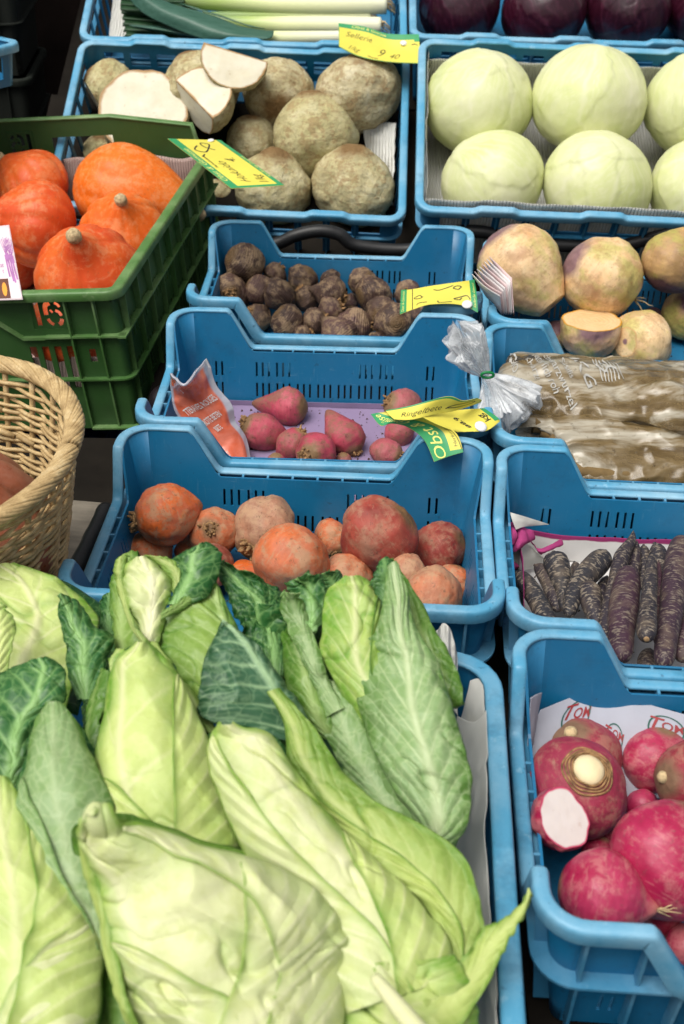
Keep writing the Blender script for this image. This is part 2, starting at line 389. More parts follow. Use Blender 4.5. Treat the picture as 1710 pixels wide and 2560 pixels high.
arc = lambda cx, cy, r, a, b, n=9, ry=None: [(cx+r*math.cos(math.radians(t)), cy+(ry or r)*math.sin(math.radians(t))) for t in np.linspace(a, b, n)]
def cr2(P):
    if len(P) < 3: return P
    return [tuple(q[:2]) for q in catmull([(p[0], p[1], 0) for p in P], 4)]
def number16():                        # stencil 16 in a 34x32 mm plate, centred
    h = [stroke([(-.0105, -.0125), (-.0105, 0), (-.0105, .0125)], .005)]
    for pts, w_ in (([(.0035, .0106), (-.0005, .0090), (-.0020, .0055), (-.0022, -.0020)], .0050), ([(.0078, .0106), (.0106, .0088), (.0122, .0060)], .0036), ([(.0074, .0028), (.0108, .0008), (.0124, -.0030)], .0040),
                    ([(.0124, -.0056), (.0108, -.0098), (.0078, -.0118)], .0042), ([(.0034, -.0118), (.0004, -.0096), (-.0016, -.0056)], .0042), ([(.0046, .0030), (.0020, .0012)], .0036)):
        h.append(stroke(cr2(pts), w_))
    return h
KW, KD, KH = .46, .6, .205
gs = [('front', .1015, .1475, -.055, -.012), ('rear', -.125, -.079, -.0005, .0425), ('rear', -.047, .060, -.0125, .030)]
for c_ in (.144, .127, .110, .093): gs.append(('front', c_-.0048, c_+.0048, -.142, -.080))
gs.append(('front', .169, .178, -.104, -.085))
for s_ in ('left', 'right'):
    for u in np.arange(-.25, .26, .0125):
        if abs(u) > .03: gs.append((s_, u-.003, u+.003, -.09, -.06))
    for u in np.arange(-.25, .26, .0125): gs.append((s_, u-.003, u+.003, -.165, -.12))
gr = [(s_, u, -.006, -KH+.003) for s_, u in (('front', -.19), ('front', -.152), ('front', .152), ('front', .19), ('rear', -.19), ('rear', .19))]
gr += [(s_, u, -.006, -KH+.003) for s_ in ('left', 'right') for u in np.arange(-.27, .28, .06)]
GREEN = build_crate_meshes(KW, KD, KH, lambda a, b: (.062 if a == 'rear' and b < .200 else 0), {'rear': [.198, .202], 'front': []}, gs, M_GREEN, rimw=.016, top_in=.014, bot_in=.015, ribs=gr, ledge=-.127, rc=.022, lip=.012)
kroot = put_crate(GREEN, FR['K'], 'stacking_crate', 'green crate of orange pumpkins stencilled with the number 16', 'crate', None)
for z in (-.064, -.201):               # further shelves between the outer ribs
    for s_ in (-1, 1):
        mb = MB(); mb.box((s_*.189, -KD/2+.0085, z), (.072, .011, .0024)); mb.box((s_*.189, KD/2-.0085, z), (.072, .011, .0024)); mb.box((s_*(KW/2-.0085), 0, z), (.011, .599, .0024))
        mb.make('shelf_rib', M_GREEN, kroot, smooth=False, attrs={'rim': np.ones(len(mb.v))*.8})
PV, PF = fill_plate([(-.0168, -.0156), (.0168, -.0156), (.0168, .0156), (-.0168, .0156)], number16(), .0024); PV = PV*np.array([1.37, 1.37, 1])
mb = MB(); mb.add([(.02, -KD/2+.006, -.014), (.085, -KD/2+.006, -.064), (.115, -KD/2+.006, -.064), (.02, -KD/2+.016, -.014), (.085, -KD/2+.016, -.064), (.115, -KD/2+.016, -.064), (.02, -KD/2+.006, -.018), (.085, -KD/2+.006, -.068), (.115, -KD/2+.006, -.068)], [(0, 1, 4, 3), (1, 2, 5, 4), (0, 6, 7, 1), (1, 7, 8, 2)]); mb.box((.134, -KD/2+.0085, -.064), (.036, .011, .0024)); mb.make('grip_ledge', M_GREEN, kroot, smooth=False, attrs={'rim': np.ones(len(mb.v))*.8})
for s_ in (1, -1):
    V = np.stack([s_*(PV[:, 0])+(.1245 if s_ > 0 else -.102), -s_*(KD/2-.0142+PV[:, 2]), PV[:, 1]-.0335+(0 if s_ > 0 else .0545)], 1)
    mesh('number_panel', V, PF, M_GREEN, kroot, smooth=False, attrs={'rim': np.zeros(len(V))})

# ---------------------------------------------------------------- stall, ground
t = NT('asphalt'); n = t.noise(40, 8, .7); n2 = t.noise(3, 4)
M_ASPH = t.fin(t.mix(t.ramp(n2, [(.3, 0), (.7, 1)]), t.ramp(n, [(.3, (.03, .03, .03)), (.7, (.065, .063, .06))]), (.035, .034, .032)), .9, n, .5, .004)
V = [(-60, -60, 0), (60, -60, 0), (60, 60, 0), (-60, 60, 0)]; mesh('ground', V, [(0, 1, 2, 3)], M_ASPH, kind='structure', smooth=False)
t = NT('grey_board'); n = t.noise(1, 6, .7, vec=t.scaled((8, 60, 30))); n2 = t.noise(14, 5)
M_BOARD = t.fin(t.mix(t.ramp(n2, [(.4, 0), (.75, .6)]), t.ramp(n, [(.3, lin((112, 104, 92))), (.7, lin((158, 148, 132)))]), lin((88, 80, 70))), .85, n, .4, .002)
M_BLACK = simple('black_rubber', (.012, .012, .013), .45, .3, 40, .3)
M_NBLACK = simple('near_black', (.006, .004, .0035), 1, .4, 10, .4, .05)  # near-black; on the added rear sheets it stands in for shade
M_DARKWOOD = simple('dark_wood', (.011, .009, .007), .95, .4, 12, .3, .12)
tb = empty('market_table', (0, .9, 0), label='long dark stall table standing under the front crates', cat='table')
mb = MB(); mb.box((.66, -.02, .808), (1.88, 1.94, .03)); mb.box((-.94, -.25, .807), (1.32, 1.4, .028)); mb.make('table_top', M_DARKWOOD, tb, smooth=False)
for x in (-1.5, 1.5):
    for y in (.05, 1.75):
        mb = MB(); mb.box((x, y-.9, .3965), (.06, .06, .793)); mb.make('leg', M_DARKWOOD, tb, smooth=False)
for nm_, c_, d_, lb_ in (('riser_board', (.665, 1.255, .8405), (1.87, .97, .039), 'dark riser board under the blue picking crates'), ('riser_board', (.87, .59, .8405), (1.46, .33, .039), 'dark riser board under the nearest right hand crate')):
    mb = MB(); mb.box(c_, d_); mb.make(nm_, M_DARKWOOD, smooth=False, loc=c_, label=lb_, cat='board')
bd = MB(); bd.box((0, 0, 0), (.17, .46, .018)); o = bd.make('wooden_board', M_BOARD, smooth=False, label='weathered grey board lying between the wicker basket and the blue crates', cat='board')
o.location = (-.365, .90, .861); o.rotation_euler = (0, 0, -.12)
bvm = o.modifiers.new('b', 'BEVEL'); bvm.width = .002; bvm.segments = 2
bd = MB(); bd.box((0, 0, 0), (.17, .46, .024)); o = bd.make('support_block', M_DARKWOOD, smooth=False, label='dark block lying under the weathered grey board', cat='block'); o.location = (-.365, .90, .8358); o.rotation_euler = (0, 0, -.12)
# ---------------------------------------------------------------- vegetables: bodies
def body(R, sz=1., top=0, wt=.35, bot=0, wb=.35, ridges=None, lump=(.04, 2.2), fine=(0, 20), seed=0, nlat=44, nlon=60, cuts=(), pear=0, dimple=0, ex=1.0, fx=None):
    th = np.linspace(0, math.pi, nlat+1)[1:-1]; ph = np.arange(nlon)/nlon*2*math.pi
    TH, PH = np.meshgrid(th, ph, indexing='ij'); TH = np.concatenate([[0], TH.ravel(), [math.pi]]); PH = np.concatenate([[0], PH.ravel(), [0]])
    d = np.stack([np.sin(TH)*np.cos(PH), np.sin(TH)*np.sin(PH), np.cos(TH)], 1)
    rr = np.sin(TH)**ex
    rr = rr*(1+pear*np.cos(TH))
    x = rr*np.cos(PH); y = rr*np.sin(PH)
    z = np.cos(TH)*sz+top*np.exp(-(TH/wt)**2)-bot*np.exp(-((math.pi-TH)/wb)**2)-dimple*np.exp(-(TH/.35)**2)
    s = 1+lump[0]*fbm(d, lump[1], 3, seed)
    if fine[0]: s = s+fine[0]*fbm(d, fine[1], 3, seed+5)
    if ridges: s = s-ridges[1]*np.abs(np.cos(ridges[0]/2*(PH+.3*vnoise(d*1.3, seed+9))))**6*np.sin(TH)
    V = np.stack([x*s, y*s, z*(1+(s-1)*.6)], 1)
    if fx is not None: V = fx(V, d, TH, PH)
    cm = np.zeros(len(V)); V = V*R
    base = 1; Fc = []
    G = grid_faces(nlat-1, nlon, False, True)+1; Fc = [tuple(f) for f in G]
    last = len(V)-1; Fc += [(0, 1+j, 1+(j+1) % nlon) for j in range(nlon)][::1]
    lr = 1+(nlat-2)*nlon; Fc += [(last, lr+(j+1) % nlon, lr+j) for j in range(nlon)]
    Fc = [f[::-1] if len(f) == 4 else f for f in Fc]
    return V, Fc, 1-TH/math.pi, cm, TH, PH, d
def make_body(root, nm, V, Fc, mat, at, cuts, R, cutmat, sc_name='cut_face'):
    o = mesh(nm, V, Fc, mat, root, attrs=at)
    bm = bmesh.new(); bm.from_mesh(o.data); cl = bm.faces.layers.int.new('cap')
    for (nx, ny, nz, c) in cuts:
        nn = Vector((nx, ny, nz)).normalized()
        bmesh.ops.bisect_plane(bm, geom=bm.verts[:]+bm.edges[:]+bm.faces[:], plane_co=nn*c*R, plane_no=nn, clear_outer=True, dist=1e-6)
        ed = [e for e in bm.edges if e.is_boundary and all(abs(v.co.dot(nn)-c*R) < 1e-5 for v in e.verts)]
        new = bmesh.ops.edgeloop_fill(bm, edges=ed)['faces'] if ed else []
        for f in new: f[cl] = 1
    caps = [f for f in bm.faces if f[cl]]; VV, FF, AX = [], [], []
    for f in caps:                      # each cut is a slightly uneven disc with growth rings
        pts = np.array([v.co[:] for v in f.verts]); nn = np.array(f.normal[:]); ce = pts.mean(0); K = 16; b = len(VV); m_ = len(pts)
        for k in range(K+1):
            q = (1-k/K)*.999; P_ = ce+(pts-ce)*q; P_ = P_+nn*(.0002+R*.02*(1-q**6)*(.4+fbm(P_/R, 2.6, 3, 7)))[:, None]; VV += P_.tolist(); AX += [1-q]*m_
        FF += [tuple(int(c)+b for c in g) for g in grid_faces(K+1, m_, False, True)]
    if FF: mesh(sc_name, VV, FF, cutmat, root, smooth=True, attrs={'ax': AX})
    bmesh.ops.delete(bm, geom=caps, context='FACES_ONLY'); bm.to_mesh(o.data); bm.free(); return o
def axisM(p, ax, spin=0):
    z = Vector(ax).normalized(); x = Vector((RCM[:, 0]).tolist())
    if abs(z.dot(x)) > .95: x = Vector(RCM[:, 1].tolist())
    y = z.cross(x).normalized(); x = y.cross(z)
    m = Matrix((x, y, z)).transposed() @ Matrix.Rotation(spin, 3, 'Z'); m = m.to_4x4(); m.translation = Vector([float(c) for c in p]); return m

class Pile:
    def __init__(s, fr, H, zmax=.02, inset=.02, yfront=True): s.fr, s.H, s.zmax, s.inset, s.it, s.yf = fr, H, zmax, inset, [], yfront
    def place(s, uv, rpx, flat=1.0, tol=.86, lift=0):
        d = ray(*uv); cand = []
        tmax = min([tq-.004 for (q, rq, uq, rp, tq) in s.it if math.hypot(uv[0]-uq[0], uv[1]-uq[1]) < .93*(rpx+rp)] or [9])
        for t in np.arange(3.2, .4, -.002):
            p = CO+d*t; l = s.fr.l(p); r = rpx*t/F_PX
            if t > tmax or l[2] < -s.H+r*.9*flat+lift: continue
            if l[1] > s.fr.D/2-s.inset-r*.9 and l[2] < .03: continue
            if l[2] > s.zmax+r*.3 and cand: break
            ov = min([np.linalg.norm(p-q)-tol*(r*(.5+.5*flat)+rq) for q, rq, *_ in s.it] or [1])
            cand.append((ov, t, p, r))
            if ov > 0 or l[2] > s.zmax+.06: break
        if cand: best = cand[-1] if cand[-1][0] > 0 else max(cand, key=lambda c: c[0])
        else: t = min(tmax, ((s.fr.o-CO) @ s.fr.M[:, 2])/(d @ s.fr.M[:, 2])); best = (0, t, CO+d*t, rpx*t/F_PX)
        s.it.append((best[2], best[3]*(.5+.5*flat), uv, rpx, best[1])); return best[2], best[3]

def vegmat(name, A, B=None, crown=None, root=None, dirt=None, crown_at=.86, root_at=.08, damt=.5, rough=.55, bsc=60, bs=.35, rings=0, sc=9, dsc=26, spec=.35, sss=.05, streak=None, bd=.0012, ringc=.04):
    t = NT(name); n = t.noise(sc*2.6, 5, .6, .3); ax = t.attr('ax'); f = t.noise(bsc*4, 6, .65); dn = t.noise(dsc*3.4, 7, .72); w2 = t.noise(sc*3.4, 4)
    c = t.ramp(n, A)
    if B: c = t.mix(t.math('ADD', t.attr('tone'), t.math('MULTIPLY', t.math('SUBTRACT', w2, .5), 1.2), True), c, t.ramp(dn, B))
    if streak:
        rg = t.noise(1, 4, .6, vec=t.scaled((streak[1], streak[1], streak[2]))); c = t.mix(t.math('MULTIPLY', t.ramp(rg, [(.5, 0), (.62, 1)]), .7), c, streak[0])
    rg2 = t.math('SINE', t.math('MULTIPLY', t.math('ADD', ax, t.math('MULTIPLY', n, .12)), 120)); c = t.mix(t.math('MULTIPLY', t.math('ADD', rg2, 1), ringc), c, tuple(x*.45 for x in A[0][1]))
    sk = t.noise(1, 5, .7, .3, vec=t.scaled((55, 55, 260))); c = t.mix(t.math('MULTIPLY', t.ramp(sk, [(.57, 0), (.64, 1)]), min(.5, damt*.8)), c, dirt or A[-1][1])
    if dirt:
        c = t.mix(t.math('MULTIPLY', t.ramp(t.math('ADD', t.math('MULTIPLY', dn, .6), t.math('MULTIPLY', w2, .4)), [(.49, 0), (.57, 1)]), damt), c, dirt)
        c = t.mix(t.math('MULTIPLY', t.ramp(t.noise(dsc*7, 6, .75), [(.58, 0), (.64, 1)]), damt*.9), c, tuple(x*.3 for x in dirt))
    wob = t.math('MULTIPLY', t.math('SUBTRACT', n, .5), .28)
    if crown: c = t.mix(t.ramp(t.math('ADD', ax, wob), [(crown_at-.05, 0), (crown_at+.05, 1)]), c, t.mix(dn, crown, tuple(x*.35 for x in crown)))
    if root: c = t.mix(t.ramp(t.math('ADD', ax, t.math('MULTIPLY', wob, .6)), [(max(0, root_at-.05), 1), (root_at+.06, 0)]), c, root)
    h = f
    if rings:
        h = t.math('ADD', f, t.math('MULTIPLY', t.math('SINE', t.math('MULTIPLY', t.math('ADD', ax, t.math('MULTIPLY', wob, .3)), 150)), rings))
    return t.fin(c, t.ramp(dn, [(.3, rough-.1), (.7, rough+.2)]), h, bs, bd, spec, sss)
L = lin
M_OB = vegmat('orange_beet_skin', [(.25, L((164, 68, 30))), (.45, L((212, 100, 36))), (.62, L((198, 104, 70))), (.8, L((226, 138, 54)))], [(.3, L((150, 104, 82))), (.7, L((188, 152, 124)))], L((140, 104, 68)), L((150, 110, 80)), L((176, 140, 108)), damt=.7, bs=.6)
M_RB = vegmat('red_beet_skin', [(.3, L((120, 36, 34))), (.6, L((160, 64, 52))), (.8, L((180, 90, 70)))], [(.3, L((150, 104, 82))), (.7, L((188, 152, 124)))], L((140, 104, 68)), L((150, 110, 80)), L((160, 116, 94)), damt=.7, bs=.6)
M_PB = vegmat('pink_beet_skin', [(.25, L((140, 48, 62))), (.5, L((176, 62, 84))), (.75, L((190, 92, 106)))], [(.3, L((140, 90, 84))), (.7, L((176, 130, 118)))], L((150, 118, 84)), L((120, 84, 66)), L((126, 88, 72)), damt=.75, crown_at=.80, bs=.6)
M_DB = vegmat('dark_beet_skin', [(.25, L((44, 32, 30))), (.5, L((78, 58, 50))), (.75, L((104, 80, 68)))], [(.3, L((86, 56, 60))), (.7, L((120, 94, 84)))], L((120, 94, 64)), L((80, 62, 48)), L((150, 126, 98)), damt=.75, rings=.25, bs=.8, ringc=.14)
M_CROWN = simple('dry_crown', L((140, 108, 72)), .85, .7, 160, 1.0)
M_STEM = simple('corky_stem', L((184, 162, 124)), .85, .45, 200, .8)
M_PK = vegmat('pumpkin_skin', [(.25, L((196, 60, 24))), (.5, L((212, 82, 34))), (.75, L((220, 106, 42)))], [(.3, L((220, 102, 22))), (.7, L((230, 124, 32)))], None, None, L((222, 150, 104)), damt=.42, rough=.45, sc=5, bs=.15, bsc=90, sss=.1, ringc=0)
M_CEL = vegmat('celery_root_skin', [(.25, L((146, 130, 98))), (.5, L((196, 184, 146))), (.75, L((222, 214, 184)))], [(.3, L((170, 164, 108))), (.7, L((214, 210, 156)))], L((150, 118, 76)), L((112, 84, 52)), L((142, 108, 70)), damt=.6, rough=.8, bs=1, bsc=40, sc=12, dsc=30, bd=.004, ringc=.05)
t = NT('white_cut_flesh'); n = t.noise(90, 6, .7); n2 = t.noise(30, 3); M_CUTW = t.fin(t.mix(t.math('MULTIPLY', t.ramp(n, [(.62, 0), (.70, 1)]), .6), t.ramp(n2, [(.3, L((196, 182, 150))), (.7, L((212, 202, 178)))]), L((168, 136, 88))), .55, n, .3, .001, .3, .1)
M_SW = vegmat('swede_skin', [(.25, L((212, 160, 104))), (.45, L((228, 192, 142))), (.75, L((236, 214, 172)))], [(.3, L((150, 112, 108))), (.7, L((178, 144, 134)))], L((158, 122, 126)), L((206, 164, 112)), L((150, 108, 64)), crown_at=.80, damt=.38, rough=.45, bs=.3, sc=8, streak=(L((180, 176, 96)), 22, 16))
M_SW2 = vegmat('purple_swede_skin', [(.25, L((160, 118, 96))), (.5, L((206, 166, 104))), (.75, L((226, 190, 128)))], [(.3, L((112, 78, 86))), (.7, L((150, 124, 88)))], L((112, 78, 84)), L((206, 164, 100)), L((140, 108, 68)), crown_at=.72, damt=.4, rough=.5, sc=8, streak=(L((168, 168, 84)), 22, 16))
M_SWF = simple('yellow_cut_flesh', L((222, 188, 140)), .5, .08, 60, .2)
M_RAD = vegmat('red_radish_skin', [(.25, L((128, 20, 50))), (.5, L((168, 34, 76))), (.75, L((188, 72, 106)))], [(.3, L((120, 24, 36))), (.7, L((156, 40, 52)))], L((158, 122, 92)), L((190, 120, 110)), L((190, 124, 122)), damt=.5, crown_at=.90, rough=.36, bs=.3, sc=6, spec=.4)
M_RADW = vegmat('earthy_radish_skin', [(.25, L((130, 34, 62))), (.5, L((164, 58, 84))), (.75, L((178, 96, 106)))], [(.3, L((120, 24, 36))), (.7, L((156, 40, 52)))], L((150, 116, 92)), L((190, 120, 110)), L((164, 128, 108)), damt=.5, crown_at=.84, rough=.6, bs=.5, sc=6)
def flesh(name, a, b, rimc, spot, ring=.12):
    t = NT(name); ax = t.attr('ax'); n = t.noise(35, 4); n2 = t.noise(120, 5, .7); r_ = t.math('ADD', ax, t.math('MULTIPLY', t.math('SUBTRACT', n, .5), .14))
    c = t.ramp(n, [(.3, a), (.7, b)]); sn = t.math('ADD', t.math('SINE', t.math('MULTIPLY', r_, 42)), 1); c = t.mix(t.math('MULTIPLY', sn, ring), c, tuple(x*.72 for x in a))
    c = t.mix(t.math('MULTIPLY', t.ramp(n2, [(.62, 0), (.70, 1)]), .5), c, spot); c = t.mix(t.ramp(r_, [(.03, 1), (.085, 0)]), c, rimc)
    return t.fin(c, .5, t.math('ADD', n2, sn) if ring else n2, .25, .0008, .35, .1)
M_CUTW = flesh('white_cut_flesh', L((206, 198, 172)), L((218, 212, 192)), L((160, 124, 76)), L((164, 132, 86)), 0)
M_SWF = flesh('yellow_cut_flesh', L((214, 178, 128)), L((224, 194, 148)), L((196, 140, 40)), L((190, 150, 100)), .06)
M_RDF = flesh('radish_flesh', L((206, 196, 192)), L((216, 208, 204)), L((186, 60, 96)), L((190, 170, 160)), 0)
def cabmat(name, a, b, vein, rough, spec, vs=.8, bs=.2):
    t = NT(name); n = t.noise(10, 4); f = t.noise(45, 5); c = t.ramp(n, [(.3, a), (.7, b)]); c = t.mix(t.math('MULTIPLY', t.attr('vein'), vs, True), c, vein)
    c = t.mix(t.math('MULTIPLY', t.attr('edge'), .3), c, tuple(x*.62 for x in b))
    return t.fin(c, rough, t.math('ADD', f, t.math('MULTIPLY', t.attr('vein'), .6)), bs, .0012, spec, .08)
M_WC = cabmat('white_cabbage_leaf', L((218, 218, 180)), L((198, 206, 138)), L((226, 224, 198)), .42, .4, vs=.42)
M_RC = cabmat('red_cabbage_leaf', L((40, 8, 22)), L((54, 12, 30)), L((104, 50, 72)), .28, .6, .35)

GRP = {}
def veg(kind, pile, conv, sc, x, y, r, ax, label, cat, mat, P={}, crown=None, tone=0, group=None, stemmat=None, root_end=None, cutmat=None, spin=None, name=None, flat=1, p=None, R=None, lift=0, tol=.86):
    seed = int(x*7+y*13) % 9973
    if p is None: p, R = pile.place(conv(x, y), r/sc, flat, lift=lift, tol=tol)
    rng = random.Random(seed); sp = rng.uniform(0, 6.28) if spin is None else spin
    nm = name or kind; root = empty(nm, M=axisM(p, camdir(*ax), sp), label=label, cat=cat, group=group)
    V, Fc, axv, cm, TH, PH, d = body(R, seed=seed, **P)
    if cat != 'pumpkin' and not P.get('cuts'): sq_ = rng.uniform(-.09, .09); V = V*np.array([1+sq_, 1-sq_, 1]); V[:, 0] += .12*V[:, 2]*rng.uniform(-1, 1)
    at = {'ax': axv, 'tone': np.full(len(V), tone)}
    if 'fxattr' in GRP: pass
    if P.get('cuts'): make_body(root, 'skin', V, Fc, mat, at, P['cuts'], R, cutmat or M_CUTW)
    else: mesh('root' if cat in ('beet', 'celery root', 'turnip', 'radish') else 'flesh', V, Fc, mat, root, attrs=at)
    zt = V[0][2]
    if crown == 'beet':                # dried leaf scar with short torn stubs
        mb = MB(); k = rng.randint(14, 20)
        for i in range(k):
            a = rng.uniform(0, 6.28); rr = R*rng.uniform(.02, .34); h = R*rng.uniform(.08, .26)
            q0 = np.array([math.cos(a)*rr*1.1, math.sin(a)*rr*1.1, zt-R*.12]); q1 = q0+np.array([math.cos(a)*R*.10, math.sin(a)*R*.10, h+R*.06])
            mb.tube([q0, (q0+q1)/2, q1], [R*.07, R*.065, R*.035], 6)
        for rr, zz in ((.36, -.10), (.27, -.03), (.18, .03)):
            c = [(R*rr*math.cos(a)*(1+.1*rng.uniform(-1, 1)), R*rr*math.sin(a)*(1+.1*rng.uniform(-1, 1)), zt+R*(zz-.04+rng.uniform(-.02, .02))) for a in np.linspace(0, 6.28, 14)[:-1]]
            mb.tube(catmull(c, 3, True), R*.045, 5, True)
        mb.make('crown', stemmat or M_CROWN, root)
    if crown == 'stem':
        mb = MB(); V2, F2, a2, _, _, _, _ = body(R*.14, sz=1.05, lump=(.15, 3), fine=(.08, 9), seed=seed, nlat=14, nlon=18); V2 = V2+np.array([0, 0, zt+R*.02]); mb.add(V2, F2); mb.make('stem', stemmat or M_STEM, root)
    if crown == 'stub':
        V2, F2, a2, _, _, _, _ = body(R*.17, sz=.9, lump=(.1, 3), seed=seed, nlat=14, nlon=20, cuts=[(0, 0, 1, .6)]); mesh('stalk_stub', V2+np.array([0, 0, zt]), F2, stemmat or M_STEM, root)
    if root_end:                       # hairy or thin root tail at the lower pole
        mb = MB(); zb = V[-1][2]
        for i in range(root_end):
            a = rng.uniform(0, 6.28); ll = R*rng.uniform(.25, .6); q = np.array([0, 0, zb+R*.04]); pts = [q]
            for s_ in range(5): pts.append(pts[-1]+np.array([math.cos(a)*ll*.12+rng.uniform(-1, 1)*R*.03, math.sin(a)*ll*.12+rng.uniform(-1, 1)*R*.03, -ll*.2]))
            mb.tube(pts, np.linspace(R*.03, R*.006, 6), 5)
        mb.make('rootlets', M_STEM, root)
    return root, p, R

# ---- big orange beets (crate C1), coordinates in display pixels, back to front
pl = Pile(FR['C1'], .133, .0)
dconv = lambda x, y: Dp(x, y)
g = 'orange beets heaped in the nearest left crate'
OB = [0,
 (440, 1262, 40, (.3, .8, .3), 'small orange beet wedged beneath the topmost left one', .3, 0, M_OB),
 (700, 1345, 44, (.3, .8, .3), 'orange beet tucked under the large pink and orange one', .2, 0, M_OB),
 (850, 1322, 44, (-.3, .8, .3), 'reddish beet beneath the largest red orange one', .2, 0, M_RB),
 (762, 1236, 44, (.25, -.8, .6), 'small shaggy-crowned orange beet between the pale tan beet and the large red one', .3, 1, M_OB),
 (490, 1222, 58, (-.05, .25, 1), 'tan orange beet showing its round leaf scar, right of the topmost left beet', .45, 1, M_OB),
 (1003, 1258, 66, (.6, .3, .3), 'dark red scratched beet against the right wall of its crate', .1, 0, M_RB),
 (605, 1214, 76, (-.5, -.75, .6), 'pale dusty tan beet with a big brown crown turned down to the left', 1, 1, M_OB),
 (340, 1268, 54, (-.2, .6, .3), 'orange beet low at the left wall, half hidden by cabbage leaves', .2, 0, M_OB),
 (490, 1295, 48, (0, .7, -.3), 'pinkish red beet under the one with the round leaf scar', .3, 0, M_RB),
 (378, 1180, 76, (-1, -.25, .25), 'orange beet at the top left with its crown pointing left', .12, 1, M_OB),
 (870, 1226, 88, (.75, .55, .35), 'largest red orange beet with a grey spot at its upper right', .2, 0, M_RB),
 (562, 1335, 46, (.2, -.75, .6), 'small bright orange beet with a dark crown, at the edge of the cabbage leaves', .1, 1, M_OB),
 (612, 1385, 36, (0, .5, .5), 'small orange beet peeping out lowest above the leaves', .1, 0, M_OB),
 (1036, 1338, 46, (.3, .8, 0), 'small plain orange beet in the right front corner of its crate', .25, 0, M_OB),
 (932, 1312, 44, (.9, -.4, .3), 'small tan beet with its crown turned right, under the largest red beet', .9, 1, M_OB),
 (790, 1335, 66, (0, .3, -.2), 'pink beet lying low behind the cabbage leaves', .5, 0, M_OB),
 (985, 1372, 72, (-.8, .2, .1), 'long tan pink beet lying at the front rim of its crate', .75, 0, M_OB),
 (668, 1286, 87, (-.7, .55, -.35), 'large pink and orange beet in the very front with its crown hidden', .35, 0, M_OB),
]
for x, y, r, ax, lab, tone, cr, m in OB[1:]:
    rng = random.Random(x); P = dict(sz=rng.uniform(.9, 1.08), lump=(.15, 1.6), fine=(.028, 8), bot=rng.choice([.1, .18, .28]), wb=.5)
    veg('beet', pl, Dp, 1/1.0906, x, y, r, ax, lab, 'beet', m, P, 'beet' if cr else None, tone, g, root_end=None if x != 870 else None)

# ---- pink beets (crate C2), coordinates of zoom 4
pl = Pile(FR['C2'], .133, .0)
g = 'pink beets lying on the lavender lining'
PBs = [(1060, 905, 80, (-.8, .3, .5), 'muddy pink beet at the back right, half covered by the torn yellow price card', .6, 1, dict(sz=1.15)),
 (560, 900, 86, (.95, -.1, .2), 'pink beet at the back with a long thin root tip pointing left', .1, 0, dict(sz=.95, bot=.95, wb=.5)),
 (1045, 1010, 62, (.3, .8, 0), 'pink beet just under the torn yellow price card', .3, 0, dict(sz=1.2, bot=.3)),
 (445, 1010, 84, (-.9, .35, .25), 'pink egg-shaped beet tapering to the lower right, beside the orange sachet', .25, 1, dict(sz=1.1, bot=.5, wb=.7)),
 (575, 1062, 66, (.6, .7, .2), 'pink beet with a cracked crown at its upper right, in the middle of the heap', .2, 1, dict(sz=1.15, bot=.4)),
 (808, 1035, 84, (.5, -.85, .2), 'pink top-shaped beet with root tip up left and a brown crown below', .2, 1, dict(sz=1.05, bot=.7, wb=.55)),
 (985, 1098, 62, (.9, -.35, .3), 'pink beet lying in the right front with a brown crown at its right end', .45, 1, dict(sz=1.2)),
 (505, 1138, 40, (0, .4, .3), 'small pink beet just showing over the front rim', .3, 0, {}),
 (800, 1135, 36, (0, .4, .3), 'tiny pink beet behind the front rim, right of the largest crown', .5, 0, {}),
 (680, 1098, 90, (-.55, -.25, .9), 'pink beet in front with a large ringed brown crown turned to the viewer', .15, 1, dict(sz=1.1))]
for x, y, r, ax, lab, tone, cr, P in PBs:
    P = dict(dict(sz=1, lump=(.11, 1.8), fine=(.022, 9)), **P)
    veg('beet', pl, Z4, 1.742, x, y, r, ax, lab, 'beet', M_PB, P, 'beet' if cr else None, tone, g)
V, Fc, axv, *_ = body(.021, seed=3); p = Pile(FR['C2'], .133).place(Z4(22, 872), 62/1.742)[0]
mesh('black_radish', V, Fc, simple('black_skin', (.012, .008, .010), .35, .3, 40), None, loc=(0, 0, 0), label='round black root in the crate corner behind the orange sachet', cat='radish').location = [float(c) for c in p]

